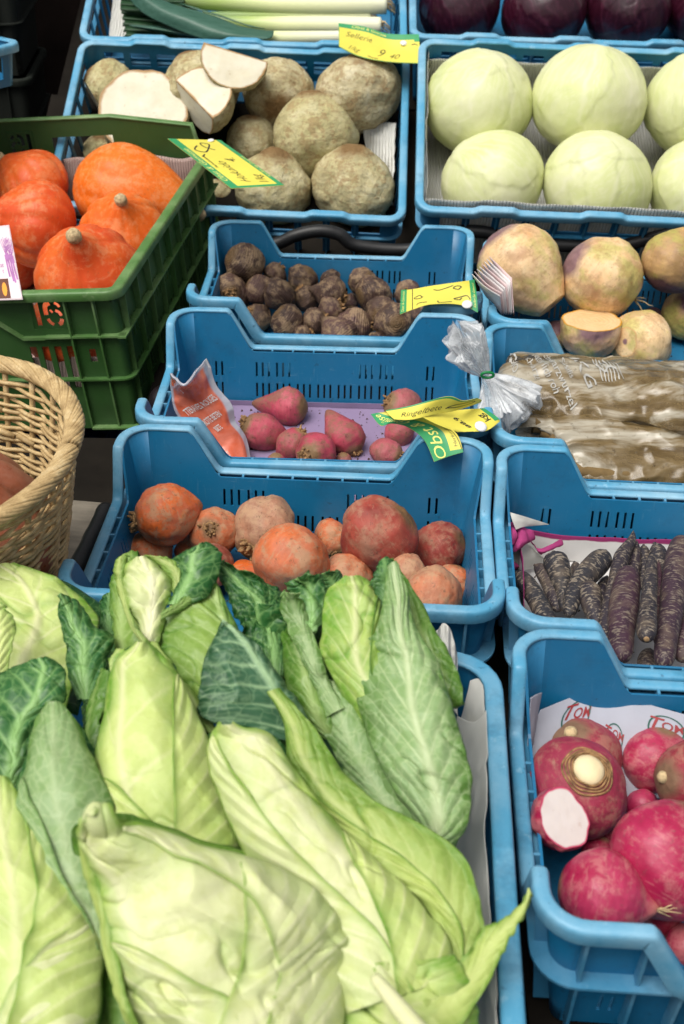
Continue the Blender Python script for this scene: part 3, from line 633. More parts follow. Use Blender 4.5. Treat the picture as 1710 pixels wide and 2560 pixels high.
# ---- dark beets (crate C3), coordinates of zoom 4
pl = Pile(FR['C3'], .133, .0)
g = 'small dark brown beets'
DBs = [(830, 445, 40, 'dark beet in the gap left of the big beet below the slots'), (690, 475, 40, 'dark beet low in the middle, mostly hidden by its neighbours'), (368, 380, 36, 'dark beet in the shade beneath the black topmost one'),
 (1120, 500, 46, 'dark beet tucked under the yellow price card'),
 (1078, 405, 58, 'brown beet at the upper right, directly left of the yellow price card'), (880, 355, 62, 'purplish pointed beet against the back wall, right of centre'), (740, 350, 50, 'reddish brown beet at the middle of the back wall'),
 (622, 345, 68, 'purple brown beet at the back wall under the left slots'), (500, 322, 54, 'light brown beet right of the black topmost one'), (368, 275, 86, 'blackish beet on top at the back left corner, the largest'),
 (305, 405, 84, 'flat brown beet at the far left wall'), (432, 390, 62, 'greyish round beet between the flat left one and the wrinkled one'), (640, 430, 62, 'long brown beet behind the small pair in the middle'),
 (520, 412, 78, 'wrinkled dark beet with rings, left of centre'), (743, 405, 73, 'smooth grey brown beet in the middle of the heap'), (930, 415, 84, 'large ringed dark beet right of centre, below the slots'),
 (420, 520, 66, 'brown beet with its crown up at the left end of the front row'), (830, 500, 42, 'small dark beet showing between the two middle rows'), (745, 480, 62, 'mottled brown beet in the middle of the second row'),
 (968, 492, 72, 'tan beet with a torn top right of centre in the second row'), (675, 530, 62, 'pinkish brown beet in the front row'), (553, 530, 72, 'speckled round beet in the front row, left of the pinkish one'),
 (840, 555, 86, 'long flat beet with a nub, front row right of centre'), (1015, 530, 82, 'dark beet with a golden scar at the right end of the front row'), (625, 598, 52, 'light brown beet barely showing over the rim, left'),
 (778, 596, 84, 'pale crusted beet lying against the front rim in the middle'), (940, 612, 40, 'small beet barely showing over the rim, right')]
for i, (x, y, r, lab) in enumerate(DBs):
    rng = random.Random(i*5+1); P = dict(sz=rng.uniform(.8, 1.0), lump=(.16, 2), fine=(.045, 9), bot=rng.choice([.1, .2, .5]))
    veg('beet', pl, Z4, 1.742, x, y, r, (rng.uniform(-1, 1), rng.uniform(-.6, 1), rng.uniform(-.2, 1)), lab, 'beet', M_DB, P, 'beet' if i % 2 == 0 else None, rng.choice([0, .1, .3, .6]) if i != 9 else 0, g)

# ---- pumpkins in the green crate, coordinates of zoom 3
pl = Pile(FR['K'], .200, .03, .03)
g = 'orange pumpkins in the green crate'
PK = [
 (-30, 560, 140, (0, .5, .5), 'orange pumpkin cut off by the left edge, at the back', .1, {}),
 (225, 560, 240, (-.75, .6, .25), 'dull orange pumpkin at the back left with its stem turned to the left', .25, dict(top=.25, wt=.4)),
 (800, 600, 305, (1, -.32, .12), 'pear-shaped yellow orange pumpkin lying at the back with its neck to the right', .95, dict(sz=1.05, top=.68, wt=.75, ridges=(9, .03))),
 (60, 1020, 262, (-.5, .5, .4), 'red orange pumpkin at the left front, partly behind the white card', 0, dict()),
 (250, 810, 280, (-.85, .15, .35), 'red orange pumpkin with a pale scar in the middle of the left side', 0.05, dict(top=.25, wt=.5)),
 (810, 880, 290, (.12, .45, 1), 'yellowish pumpkin with its grey stem up, beside the right wall', .6, dict(top=.32, wt=.3)),
 (580, 1150, 350, (.0, .38, 1), 'large red orange pumpkin in the front corner, stem facing the viewer', 0.1, dict(top=.42, wt=.30))]
for x, y, r, ax, lab, tone, P in PK:
    P = dict(dict(sz=.86, lump=(.035, 1.6), ridges=(10, .05), top=.2, wt=.4, nlat=64, nlon=90, fine=(.004, 10)), **P)
    veg('pumpkin', pl, Z3, 2.608, x, y, r, ax, lab, 'pumpkin', M_PK, P, 'stem', tone, g, name='pumpkin', tol=.9)

veg('pumpkin', None, None, 1, 470, 1430, 0, (0, .5, .5), 'orange pumpkin seen through the number cut out of the green crate', 'pumpkin', M_PK, dict(sz=.86, nlat=50, nlon=70), None, 0, g, p=FR['K'].w((.118, -.30+.0165+.06, -.088)), R=.058)
# ---- celery roots (tray E), display pixels
pl = Pile(FR['E'], .15, .06, .02)
g = 'celery roots in the tilted blue tray'
CE = [(240, 352, 52, (0, .3, .3), 'celery root seen through the handle slot of the green crate', .5, {}, 0),
 (508, 455, 42, (.3, .5, .3), 'small celery root behind the right rear corner of the green crate', .3, {}, 0),
 (250, 205, 66, (-.4, .2, .2), 'brownish celery root at the far left with one white slice cut off its top', .6, dict(cuts=[(.35, .75, .5, .62)]), 0),
 (823, 212, 92, (.1, .8, .5), 'large brown celery root at the back right, below the price card', .1, {}, 1),
 (640, 215, 78, (0, -.6, .6), 'round celery root in the middle of the back row', .2, {}, 0),
 (578, 320, 58, (0, .8, .5), 'small celery root between the cut piece and the cone-shaped one', .3, {}, 0),
 (462, 200, 88, (-.3, .8, .2), 'big celery root with a quarter cut out, showing white flesh', .3, {}, 0),
 (722, 322, 90, (-.1, 1, .25), 'cone-shaped celery root standing in the middle of the tray', .6, dict(sz=.95, top=.28, wt=.7), 1),
 (625, 432, 90, (.1, .9, .6), 'celery root in the front row, right beside the tilted price card', .4, dict(top=.15), 1),
 (810, 432, 93, (0, .9, .6), 'celery root at the right end of the front row', .35, dict(top=.15, wt=.5), 1)]
for x, y, r, ax, lab, tone, P, cr in CE:
    P = dict(dict(sz=.92, lump=(.12, 1.7), fine=(.035, 9), bot=.1, nlat=56, nlon=76), **P)
    q = veg('celery_root', pl, Dp, 1/1.0906, x, y, r, ax, lab, 'celery root', M_CEL, P, None, tone, g, root_end=None)
def facing(uv, R, t): return CO+ray(*uv)*t
# cut pieces: geometry made in camera-facing axes (x right, y up, z to the viewer)
def cutpiece(uv, rpx, cuts, label, tone=.4, sz=.9, t=None, spin=0, flat=1, ax=(0, 0, 1), name='cut_celery_root', mat=None, cm=None, cat='celery root', group=None, P={}, lift=0):
    p, R = pl.place(uv, rpx, flat, lift=lift)
    rt = empty(name, M=axisM(p, camdir(*ax), spin), label=label, cat=cat, group=group)
    V, Fc, axv, cmv, *_ = body(R, seed=int(uv[0]), cuts=cuts, **dict(dict(sz=sz, lump=(.08, 2), fine=(.02, 9), nlat=80, nlon=100), **P))
    make_body(rt, 'skin', V, Fc, mat or M_CEL, {'ax': axv, 'tone': np.full(len(V), tone)}, cuts, R, cm or M_CUTW); return rt, p, R
cutpiece(Dp(328, 262), 104*1.0906, [(0, .12, 1, .10)], 'halved celery root leaning with its broad white cut face to the viewer', flat=.9)
cutpiece(Dp(462, 228), 78*1.0906, [(-.15, .35, 1, .2), (-.8, -.55, .3, .25)], 'quartered celery root with two white cut faces beside the halved one', flat=.5)
cutpiece(Dp(538, 130), 78*1.0906, [(.1, .1, 1, .06), (.28, 1, .0, .12)], 'thin white celery root wedge lying on top at the back', flat=.2)

# ---- white cabbages (tray F), zoom 2 coords
def cabfx(seed, st=.017, nv=9):
    def fx(V, d, TH, PH):
        k = d*1.0; w_ = fbm(d, 2.5, 3, seed)
        for i in range(4):             # overlapping leaf edges
            r_ = random.Random(seed*7+i); nn = np.array([r_.uniform(-1, 1), r_.uniform(-1, 1), r_.uniform(-.2, .8)]); nn /= np.linalg.norm(nn)
            g_ = d @ nn-.25-.2*i/4+.16*w_+.03*fbm(d, 9, 2, seed+i); V = V*(1+st/(1+np.exp(np.clip(-g_*70, -50, 50))))[:, None]
        return V
    return fx
def cabveins(d, PH, TH, seed, pole):
    # ribs fanning from the stalk end, forking as they go
    z = np.array(pole, float); z /= np.linalg.norm(z); a = np.cross(z, [.3, .5, .8]); a /= np.linalg.norm(a); b = np.cross(z, a)
    ang = np.arctan2(d @ b, d @ a); th = np.arccos(np.clip(d @ z, -1, 1)); w_ = fbm(d, 3, 3, seed)*.35
    v = np.zeros(len(d))
    for k, lo_, wd in ((7, .0, .035), (14, .5, .02), (28, .9, .012), (40, 1.2, .01)):
        q = np.abs(((ang+w_*.6)*k/(2*math.pi)+.5*(k > 7)) % 1-.5)/k*6.28*np.sin(np.clip(th, .05, 3.1)); v = np.maximum(v, np.exp(-(q/wd)**2)*np.clip((th-lo_)*4, 0, 1)*(.9 if k == 7 else .55))
    return v
def cabbage(pile, conv, sc, x, y, r, lab, mat, group, seed, sz=.92, name='white_cabbage'):
    p, R = pile.place(conv(x, y), r/sc, .95, .95)
    V, Fc, axv, cm, TH, PH, d = body(R, sz=sz, lump=(.035, 1.6), fine=(.006, 8), seed=seed, nlat=120, nlon=170, fx=cabfx(seed))
    rt = empty(name, M=axisM(p, camdir(random.Random(seed).uniform(-.6, .6), .6, .6), seed), label=lab, cat='cabbage', group=group)
    e = np.zeros(len(V))
    for i in range(4):
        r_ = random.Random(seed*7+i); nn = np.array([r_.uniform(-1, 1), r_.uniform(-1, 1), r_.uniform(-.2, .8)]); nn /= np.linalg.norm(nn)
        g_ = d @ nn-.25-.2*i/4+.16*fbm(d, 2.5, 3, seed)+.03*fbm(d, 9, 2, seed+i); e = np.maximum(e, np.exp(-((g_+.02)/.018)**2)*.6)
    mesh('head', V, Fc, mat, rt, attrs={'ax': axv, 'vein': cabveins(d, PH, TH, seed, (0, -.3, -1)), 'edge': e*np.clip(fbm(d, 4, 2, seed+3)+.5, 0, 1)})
pl = Pile(FR['F'], .15, .09, .02)
g = 'white cabbages in the paper-lined tray'
for i, (x, y, r, lab) in enumerate([(632, 478, 244, 'white cabbage at the left end of the back row'), (1133, 460, 254, 'white cabbage in the middle of the back row, with a raised leaf edge'), (1640, 480, 245, 'white cabbage cut off by the right edge, back row'),
    (690, 830, 230, 'palest white cabbage, at the left end of the front row'), (1168, 850, 246, 'greenish white cabbage in the middle of the front row'), (1655, 860, 238, 'white cabbage cut off by the right edge, front row')]):
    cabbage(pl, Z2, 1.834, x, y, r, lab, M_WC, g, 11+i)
pl = Pile(FR['G'], .15, .09, .02)
g = 'red cabbages in the top right tray'
for i, (x, y, r, lab) in enumerate([(535, 30, 182, 'dark red cabbage at the left end of its tray'), (930, 50, 190, 'dark red cabbage, second from the left'), (1310, 45, 190, 'dark red cabbage with the brightest purple sheen, third from the left'), (1660, 20, 180, 'dark red cabbage cut off by the right edge of the photo')]):
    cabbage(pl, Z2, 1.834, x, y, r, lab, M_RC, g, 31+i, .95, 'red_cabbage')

# ---- swedes (crate RD), zoom 5
pl = Pile(FR['RD'], .133, .05)
g = 'yellow turnips in the right rear crate'
SW = [(1360, 670, 85, (0, .6, .3), 'brownish turnip in the shade at the back', .8, M_SW2, {}, 0),
 (740, 770, 100, (-.2, .3, .3), 'purple turnip low down at the left front', .9, M_SW2, {}, 0),
 (1500, 300, 205, (-.3, -.8, -.2), 'purple and yellow turnip at the upper right with its root end up', .5, M_SW2, dict(bot=.2), 4),
 (530, 350, 262, (-.62, .75, -.1), 'pear-shaped pale turnip at the left, its cut end to the lower right', .15, M_SW, dict(sz=1.12, pear=.14, bot=.25, wb=.6, cuts=[(.0, 0, -1, 1.13)]), 0),
 (1045, 395, 258, (-.75, .45, .1), 'round pale turnip with a purple shoulder and a flat cut end at its right', .15, M_SW, dict(sz=1.0, cuts=[(0, 0, -1, .88)]), 3),
 (1570, 640, 150, (.2, .3, .5), 'yellow turnip cut off by the right edge of the photo', .35, M_SW2, {}, 0),
 (1290, 810, 205, (.75, .1, -.6), 'turnip lying at the front rim with a round scar facing left', .05, M_SW, dict(sz=.9, cuts=[(0, 0, -1, .80)]), 0)]
for x, y, r, ax, lab, tone, m, P, re_ in SW:
    P = dict(dict(sz=.95, lump=(.09, 1.7), fine=(.014, 10), nlat=64, nlon=90), **P)
    veg('turnip', pl, Z5, 2.57, x, y, r, ax, lab, 'turnip', m, P, None, tone, g, cutmat=M_SW, root_end=re_ or None, tol=.84)
cutpiece(Z5(970, 725), 198/2.57, [(0, .84, .54, .30)], 'halved turnip at the front rim with its yellow cut face up', .5, sz=.95, flat=.7, name='cut_turnip', mat=M_SW, cm=M_SWF, cat='turnip', group=None)

# ---- red radishes (crate RA), zoom 8
pl = Pile(FR['RA'], .133, .03)
g = 'red radishes in the nearest right crate'
RD = [(760, 1250, 120, (0, 1, 0), 'red radish deep in the middle, in the shade', .5, M_RAD, {}, None),
 (930, 1090, 92, (-.3, -.2, .6), 'small red radish with a scarred face, in the middle', .2, M_RAD, {}, None),
 (680, 1350, 95, (.2, .6, .2), 'small dark red radish between the halved one and the front one', .4, M_RAD, {}, None),
 (1000, 1700, 150, (.2, .6, .2), 'dark radish in the shade beneath the biggest pink one', .8, M_RAD, {}, None),
 (570, 800, 232, (-.35, .75, .55), 'radish at the back left with a yellow green stub on top', .4, M_RADW, dict(sz=.85), 'stub'),
 (1015, 825, 205, (.2, .8, .2), 'red radish with a grey worn patch at the back of the crate', .2, M_RAD, {}, None),
 (1215, 930, 215, (-.9, .1, .4), 'dark red radish at the right with its brown stub turned left', .7, M_RADW, {}, 'stub'),
 (562, 985, 288, (.12, .62, .78), 'big flat radish with a wide pale cut stub in brown rings', .25, M_RADW, dict(sz=.78), 'disc'),
 (1090, 1400, 318, (.4, .8, .1), 'biggest bright pink radish in the middle of the crate', .0, M_RAD, dict(sz=1.05), None),
 (1190, 1890, 120, (.2, .5, .5), 'pink radish at the lower right edge of the photo', .1, M_RAD, {}, None),
 (700, 1600, 250, (-.95, .2, -.25), 'red radish in the left front corner with black spots and a tail to the right', .1, M_RAD, dict(sz=1.0, bot=.28, wb=.3), None)]
for x, y, r, ax, lab, tone, m, P, cr in RD:
    P = dict(dict(sz=.95, lump=(.08, 1.6), fine=(.010, 10), nlat=64, nlon=90), **P)
    rt, p, R = veg('radish', pl, Z8, 2.302, x, y, r, ax, lab, 'radish', m, P, cr if cr != 'disc' else None, tone, g, stemmat=M_STEM, root_end=5 if x == 700 else None, tol=.84)
    if cr == 'disc':
        mb = MB(); zt = .78*R
        for k, rr in enumerate((.50, .44, .385, .33)):
            c = [(R*rr*math.cos(a)*(1+.03*math.sin(5*a+k)), R*rr*math.sin(a)*(1+.03*math.sin(5*a+k)), zt-R*(.085-.028*k)) for a in np.linspace(0, 6.283, 40)[:-1]]; mb.tube(c, R*.022, 6, True)
        mb.make('leaf_scars', M_CROWN, rt)
        V2, F2, *_ = body(R*.31, sz=.5, lump=(.05, 2), seed=4, nlat=20, nlon=30, cuts=[(0, 0, 1, .32)]); mesh('stalk_stub', V2+np.array([0, 0, zt]), F2, simple('pale_stub', L((226, 208, 166)), .6, .12, 60, .2), rt)
cutpiece(Z8(465, 1180), 178/2.302, [(.32, .40, .86, .28)], 'halved radish with its round white cut face, in front of the big flat one', .1, sz=.92, flat=.8, name='cut_radish', mat=M_RAD, cm=M_RDF, cat='radish', P=dict(lump=(.22, 1.3), fine=(.01, 9)), lift=.06)
# ---------------------------------------------------------------- sheets, paper, film
ZA = lambda x, y: (830+x/6.533, 40+y/6.533)
ZB = lambda x, y: (410+x/5.058, 330+y/5.058)
ZC = lambda x, y: (980+x/6.533, 690+y/6.533)
ZD = lambda x, y: (910+x/4.3556, 970+y/4.3556)
ZE = lambda x, y: (410+x/6.533, 880+y/6.533)
ZF = lambda x, y: (1240+x/3.336, 870+y/3.336)
ZG = lambda x, y: (180+x/1.782, y/1.782)
def cr1(P, n):                          # Catmull-Rom through P (k x 3) -> n samples
    P = np.asarray(P, float); k = len(P)
    if k == 2: t = np.linspace(0, 1, n)[:, None]; return P[0]*(1-t)+P[1]*t
    u = np.linspace(0, k-1, n); i = np.minimum(u.astype(int), k-2); t = (u-i)[:, None]
    a, b, c, d = P[np.maximum(i-1, 0)], P[i], P[i+1], P[np.minimum(i+2, k-1)]
    return .5*((2*b)+(c-a)*t+(2*a-5*b+4*c-d)*t*t+(3*b-3*c+d-a)*t**3)
def surf(C, n, m):                      # rows of control points -> n x m x 3
    R = np.array([cr1(r, m) for r in C]); return np.stack([cr1(R[:, j], n) for j in range(m)], 1)
def normals(G):
    a = np.gradient(G, axis=0); b = np.gradient(G, axis=1); n = np.cross(b, a); return n/(np.linalg.norm(n, axis=2, keepdims=True)+1e-12)
def sheet(name, G, mat, parent=None, crumple=(.003, 30), th=.0004, seed=0, attrs=None, up=True, **k):
    G = np.asarray(G, float); N = normals(G)
    if up and (N.reshape(-1, 3) @ np.array([0, -.6, .8])).mean() < 0: N = -N
    d = crumple[0]*(1-2*np.abs(fbm(G, crumple[1], 3, seed)))+crumple[0]*.4*fbm(G, crumple[1]*3, 2, seed+3)
    if crumple[0]: G = G+N*(d-d.mean())[..., None]
    n, m = G.shape[:2]; U, Vv = np.meshgrid(np.linspace(0, 1, n), np.linspace(0, 1, m), indexing='ij')
    at = {'su': U.ravel(), 'sv': Vv.ravel()}; at.update(attrs or {})
    c = G.reshape(-1, 3).mean(0)
    o = mesh(name, G.reshape(-1, 3), grid_faces(n, m), mat, parent, attrs=at, loc=c, **k)
    if th: solid(o, th, 0)
    return o, G, N
def liner(name, fr, hx0, hx1, hy0, hy1, H, mat, inset=.026, seed=0, crumple=.003, n=110, parent=None, taper=.010, floorlift=.004, edgeattr=False, **k):
    # a sheet pushed into a crate: floor, turned up at the four sides; h** = local height of its upper edge (callables of -1..1)
    w_, d_ = fr.W/2-inset, fr.D/2-inset
    a = np.concatenate([np.linspace(-1.5, -1, n//4)[:-1], np.linspace(-1, 1, n//2), np.linspace(1, 1.5, n//4)[1:]]); U, Vv = np.meshgrid(a, a, indexing='ij')
    uc, vc = np.clip(U, -1, 1), np.clip(Vv, -1, 1); eu, ev = (np.abs(U)-1).clip(0)/.5, (np.abs(Vv)-1).clip(0)/.5
    zu = np.where(U < 0, hx0(vc), hx1(vc))+H; zv = np.where(Vv < 0, hy0(uc), hy1(uc))+H
    z = -H+floorlift+np.maximum(zu*eu, zv*ev)
    s = 1+taper*(z+H)/(H*w_)*1.0
    P = np.stack([uc*w_*s, vc*d_*s, z], -1)
    nz = fbm(P, 28, 3, seed); nz2 = 1-2*np.abs(fbm(P, 14, 3, seed+2))
    P = P+np.stack([-np.sign(U)*(np.abs(U) > 1)*(nz+nz2)*crumple, -np.sign(Vv)*(np.abs(Vv) > 1)*(nz+nz2)*crumple, (nz2+.3)*crumple*.7*((eu+ev) == 0)], -1)
    W3 = P @ fr.M.T+fr.o; e = np.maximum(eu, ev)
    o = mesh(name, W3.reshape(-1, 3), grid_faces(*U.shape), mat, parent, attrs={'su': U.ravel(), 'sv': Vv.ravel(), 'edge': e.ravel()}, loc=fr.o-fr.M[:, 2]*H, **k); solid(o, .0005, 0); return o
def papermat(name, col, corr=0, rough=.75, edge=None, trans=.12):
    t = NT(name); n = t.noise(18, 5, .6); c = t.ramp(n, [(.3, tuple(x*.9 for x in col)), (.7, col)]); h = t.noise(60, 5)
    if edge: c = t.mix(t.ramp(t.math('ADD', t.attr('edge'), t.math('MULTIPLY', t.math('SUBTRACT', n, .5), .2)), [(edge[1]-.02, 0), (edge[1]+.02, 1)]), c, edge[0])
    if corr:
        wv = t.node('ShaderNodeTexWave'); wv.inputs['Scale'].default_value = corr; wv.inputs['Distortion'].default_value = 2.5; wv.inputs['Detail'].default_value = 1; wv.inputs['Detail Scale'].default_value = .5; t.link(t.coord(), wv.inputs['Vector'])
        h = t.math('ADD', t.math('MULTIPLY', wv.outputs['Fac'], 2.2), h)
        return t.fin(c, rough, h, .8, .0012, .2, trans=trans)
    return t.fin(c, rough, h, .25, .001, .2, trans=trans)
M_PAPER = papermat('white_paper', L((226, 226, 220)))
M_CORR = papermat('corrugated_paper', L((222, 222, 216)), 60)
M_PINKP = papermat('pinkish_corrugated_paper', L((204, 180, 172)), 70)
M_LAV = papermat('lavender_paper', L((152, 134, 168)))
M_MAGP = papermat('white_paper_with_magenta_border', L((226, 224, 222)), edge=(L((150, 52, 106)), .84))
M_MAG = papermat('magenta_paper', L((172, 66, 122)))
M_TOM = papermat('printed_fruit_paper', L((176, 178, 190)))
cst = lambda v: (lambda q: q*0+v)
def wav(v, a, f, seed): return lambda q: v+a*n1(q, f, seed)
liner('tray_liner', FR['F'], wav(-.012, .012, 5, 1), wav(-.01, .01, 5, 2), wav(.004, .004, 6, 3), wav(-.03, .008, 4, 4), .15, M_CORR, label='white corrugated paper lining the tray under the white cabbages', cat='paper', seed=2, inset=.019, taper=.003)
liner('crate_liner', FR['K'], wav(-.03, .01, 4, 1), wav(-.035, .015, 4, 2), cst(-.105), wav(-.008, .020, 2.2, 5), .200, M_PINKP, label='pinkish corrugated paper lining the green pumpkin crate', cat='paper', seed=5, inset=.0225, taper=.001, crumple=.002)
liner('crate_liner', FR['C2'], cst(-.126), cst(-.126), cst(-.123), cst(-.125), .133, M_LAV, label='lavender paper on the floor of the crate under the pink beets', cat='paper', seed=6, inset=.03, taper=0, crumple=.0012)
liner('crate_liner', FR['RB'], wav(-.075, .015, 4, 1), cst(-.10), cst(-.11), wav(-.096, .005, 3, 4), .133, M_MAGP, label='white paper with a magenta border under the dark carrots', cat='paper', seed=7, inset=.033, crumple=.002)
# magenta crumples and the white flap in the left rear corner of the carrot crate
fr = FR['RB']
def Pz(fr, conv, x, y, h): return fr.on(conv(x, y), h)
def psurf(fr, conv, rows, n=30, m=30): return surf([[Pz(fr, conv, *q) for q in r] for r in rows], n, m)
mgr = empty('crumpled_paper', Pz(fr, Z7, 400, 820, -.1), label='crumpled magenta tissue in the left corner of the carrot crate', cat='paper')
G = psurf(fr, Z7, [[(312, 640, -.07), (370, 632, -.066), (385, 690, -.06)], [(310, 720, -.075), (360, 700, -.06), (400, 720, -.062)], [(310, 800, -.085), (350, 790, -.07), (380, 790, -.07)]]); sheet('tissue_fold', G, M_MAG, mgr, (.002, 60), seed=1)
G = psurf(fr, Z7, [[(372, 760, -.075), (420, 665, -.066), (515, 690, -.07)], [(350, 820, -.08), (430, 770, -.066), (520, 750, -.08)], [(312, 860, -.09), (400, 830, -.075), (480, 760, -.085)]]); sheet('tissue_fold', G, M_MAG, mgr, (.002, 60), seed=2)
G = psurf(fr, Z7, [[(480, 740, -.085), (560, 815, -.09), (715, 745, -.088)], [(520, 800, -.095), (575, 840, -.09), (718, 790, -.095)], [(560, 860, -.1), (600, 850, -.1), (660, 800, -.1)]]); sheet('tissue_fold', G, M_MAG, mgr, (.002, 60), seed=3)
G = psurf(fr, Z7, [[(310, 850, -.09), (350, 860, -.085), (380, 900, -.09)], [(312, 940, -.095), (360, 930, -.088), (415, 940, -.095)], [(325, 980, -.1), (360, 975, -.095), (400, 955, -.1)]]); sheet('tissue_fold', G, M_MAG, mgr, (.002, 60), seed=4)
G = psurf(fr, Z7, [[(345, 560, -.045), (440, 588, -.05), (622, 645, -.068)], [(365, 620, -.052), (450, 625, -.056), (540, 655, -.066)], [(388, 682, -.062), (440, 665, -.062), (500, 660, -.066)]])
sheet('paper_flap', G, M_PAPER, None, (.001, 40), seed=5, label='pointed white paper flap sticking up over the slots of the carrot crate', cat='paper')
G = psurf(fr, Z7, [[(372, 860, -.088), (440, 775, -.088), (560, 860, -.098)], [(372, 920, -.098), (470, 870, -.1), (600, 900, -.112)], [(420, 980, -.115), (500, 960, -.12), (620, 960, -.13)]])
sheet('paper_fold', G, M_PAPER, None, (.001, 40), seed=6, label='round white paper fold between the magenta tissue and the carrots', cat='paper')
# paper in the celery tray, leek tray
fr = FR['E']
G = psurf(fr, Dp, [[(832, 292, -.05), (870, 280, -.045), (908, 278, -.04)], [(838, 345, -.08), (872, 330, -.06), (905, 330, -.045)], [(850, 400, -.1), (885, 400, -.07), (903, 420, -.05)], [(870, 470, -.1), (890, 470, -.08), (903, 470, -.06)]])
sheet('paper_sheet', G, M_CORR, None, (.006, 26), seed=8, label='crumpled white paper at the right wall of the celery root tray', cat='paper')
fr = FR['H']
G = psurf(fr, Dp, [[(262, -20, -.05), (285, -20, -.05), (330, -20, -.06)], [(255, 30, -.05), (285, 30, -.05), (330, 30, -.07)], [(248, 92, -.05), (280, 95, -.05), (330, 92, -.07)]])
sheet('paper_sheet', G, M_CORR, None, (.004, 40), seed=9, label='white paper under the leaf ends in the leek tray', cat='paper')
# paper at the right side of the pointed cabbage tray
fr = FR['J']
G = psurf(fr, Dp, [[(1046, 1640, -.032), (1085, 1655, -.012), (1113, 1628, .004)], [(1040, 1760, -.042), (1085, 1760, -.02), (1117, 1720, .002)], [(1045, 1930, -.05), (1085, 1930, -.026), (1114, 1900, -.002)], [(1065, 2100, -.055), (1095, 2110, -.03), (1125, 2110, -.004)], [(1085, 2400, -.06), (1115, 2400, -.035), (1148, 2400, -.006)]], 90, 50)
sheet('paper_sheet', G, M_PAPER, None, (.0035, 14), seed=10, label='long white paper standing along the right wall beside the pointed cabbages', cat='paper')
G = psurf(fr, Dp, [[(1078, 1560, -.01), (1098, 1556, -.005), (1112, 1570, -.002)], [(1062, 1620, -.03), (1090, 1620, -.015), (1112, 1625, -.004)], [(1045, 1680, -.06), (1080, 1680, -.03), (1108, 1680, -.01)]])
sheet('paper_sheet', G, M_PAPER, None, (.001, 30), seed=11, label='smooth pale paper tip behind the long white paper, near the tray corner', cat='paper')
G = psurf(fr, Dp, [[(1005, 1435, .035), (1022, 1430, .04), (1035, 1450, .035)], [(985, 1480, .02), (1020, 1480, .03), (1046, 1500, .02)], [(1000, 1540, .0), (1030, 1540, .01), (1048, 1560, .0)], [(1010, 1620, -.03), (1030, 1620, -.02), (1048, 1640, -.03)]])
sheet('paper_sheet', G, M_CORR, None, (.003, 60), seed=12, label='white ribbed paper tip rising behind the grey green cabbage leaf', cat='paper')

# ---------------------------------------------------------------- lettering
M_INK = simple('black_ink', (.02, .02, .022), .5, .1); M_GREENP = simple('green_print', L((52, 146, 92)), .45, .08, 40, .05); M_YEL = simple('yellow_card', L((218, 206, 84)), .5, .05, 20, .05)
M_YTXT = simple('yellow_print', L((226, 222, 120)), .5, .05); M_WHITE = simple('white_plastic_pin', (.8, .8, .8), .3, .03); M_WPRINT = simple('white_print', (.72, .72, .7), .5, .05)
def textmesh(s, size=1, shear=0, off=0):
    cu = bpy.data.curves.new('t', 'FONT'); cu.body = s; cu.size = size; cu.shear = shear; cu.offset = off; cu.align_x = 'CENTER'; cu.align_y = 'CENTER'; cu.resolution_u = 3
    o = bpy.data.objects.new('t', cu); COL.objects.link(o); dg = bpy.context.evaluated_depsgraph_get(); dg.update(); ev = o.evaluated_get(dg); me = ev.to_mesh()
    bm = bmesh.new(); bm.from_mesh(me); bmesh.ops.triangulate(bm, faces=bm.faces[:])
    for _ in range(1): bmesh.ops.subdivide_edges(bm, edges=[e for e in bm.edges if e.calc_length() > .12*size], cuts=1)
    V = np.array([v.co[:] for v in bm.verts]); Fc = [tuple(v.index for v in f.verts) for f in bm.faces]; bm.free()
    ev.to_mesh_clear(); bpy.data.objects.remove(o); bpy.data.curves.remove(cu); return V, Fc
def gmap(G, N, su, sv, off):            # bilinear lookup on a grid surface
    n, m = G.shape[:2]; a = np.clip(su, 0, 1)*(n-1); b = np.clip(sv, 0, 1)*(m-1); i = np.minimum(a.astype(int), n-2); j = np.minimum(b.astype(int), m-2); fa = (a-i)[:, None]; fb = (b-j)[:, None]
    def q(A): return A[i, j]*(1-fa)*(1-fb)+A[i+1, j]*fa*(1-fb)+A[i, j+1]*(1-fa)*fb+A[i+1, j+1]*fa*fb
    return q(G)+q(N)*off
def text_on(GN, s, u, v, size, mat, parent, asp, rot=0, shear=0, toff=0, off=.0006, name='lettering', wscale=1):
    # surface coordinates: u along reading direction (0..1, columns), v upwards (rows); asp = card length u / length v
    V, Fc = textmesh(s, 1, shear, toff); c, s_ = math.cos(rot), math.sin(rot); X = V[:, 0]*size*wscale; Y = V[:, 1]*size
    x = X*c-Y*s_; y = X*s_+Y*c; P = gmap(GN[0], GN[1], v+y, u+x/asp, off); return mesh(name, P, Fc, mat, parent, smooth=False, loc=P.mean(0))
def line_on(GN, pts, wd, mat, parent, asp, off=.0006, name='handwriting'):
    P = catmull(np.array([(p[0]*asp, p[1], 0) for p in pts]), 6)[:, :2]; T = np.gradient(P, axis=0); T /= np.linalg.norm(T, axis=1)[:, None]+1e-9; Nn = np.stack([-T[:, 1], T[:, 0]], 1)*wd/2
    A = np.stack([P+Nn, P-Nn], 1).reshape(-1, 2); Q = gmap(GN[0], GN[1], A[:, 1], A[:, 0]/asp, off); return (Q, grid_faces(len(P), 2))
def scribble(GN, strokes, wd, parent, asp, mat=M_INK):
    mb = MB()
    for s in strokes: mb.add(*line_on(GN, s, wd, mat, parent, asp))
    return mesh('handwriting', mb.v, mb.f, mat, parent, smooth=False, loc=np.array(mb.v).mean(0))
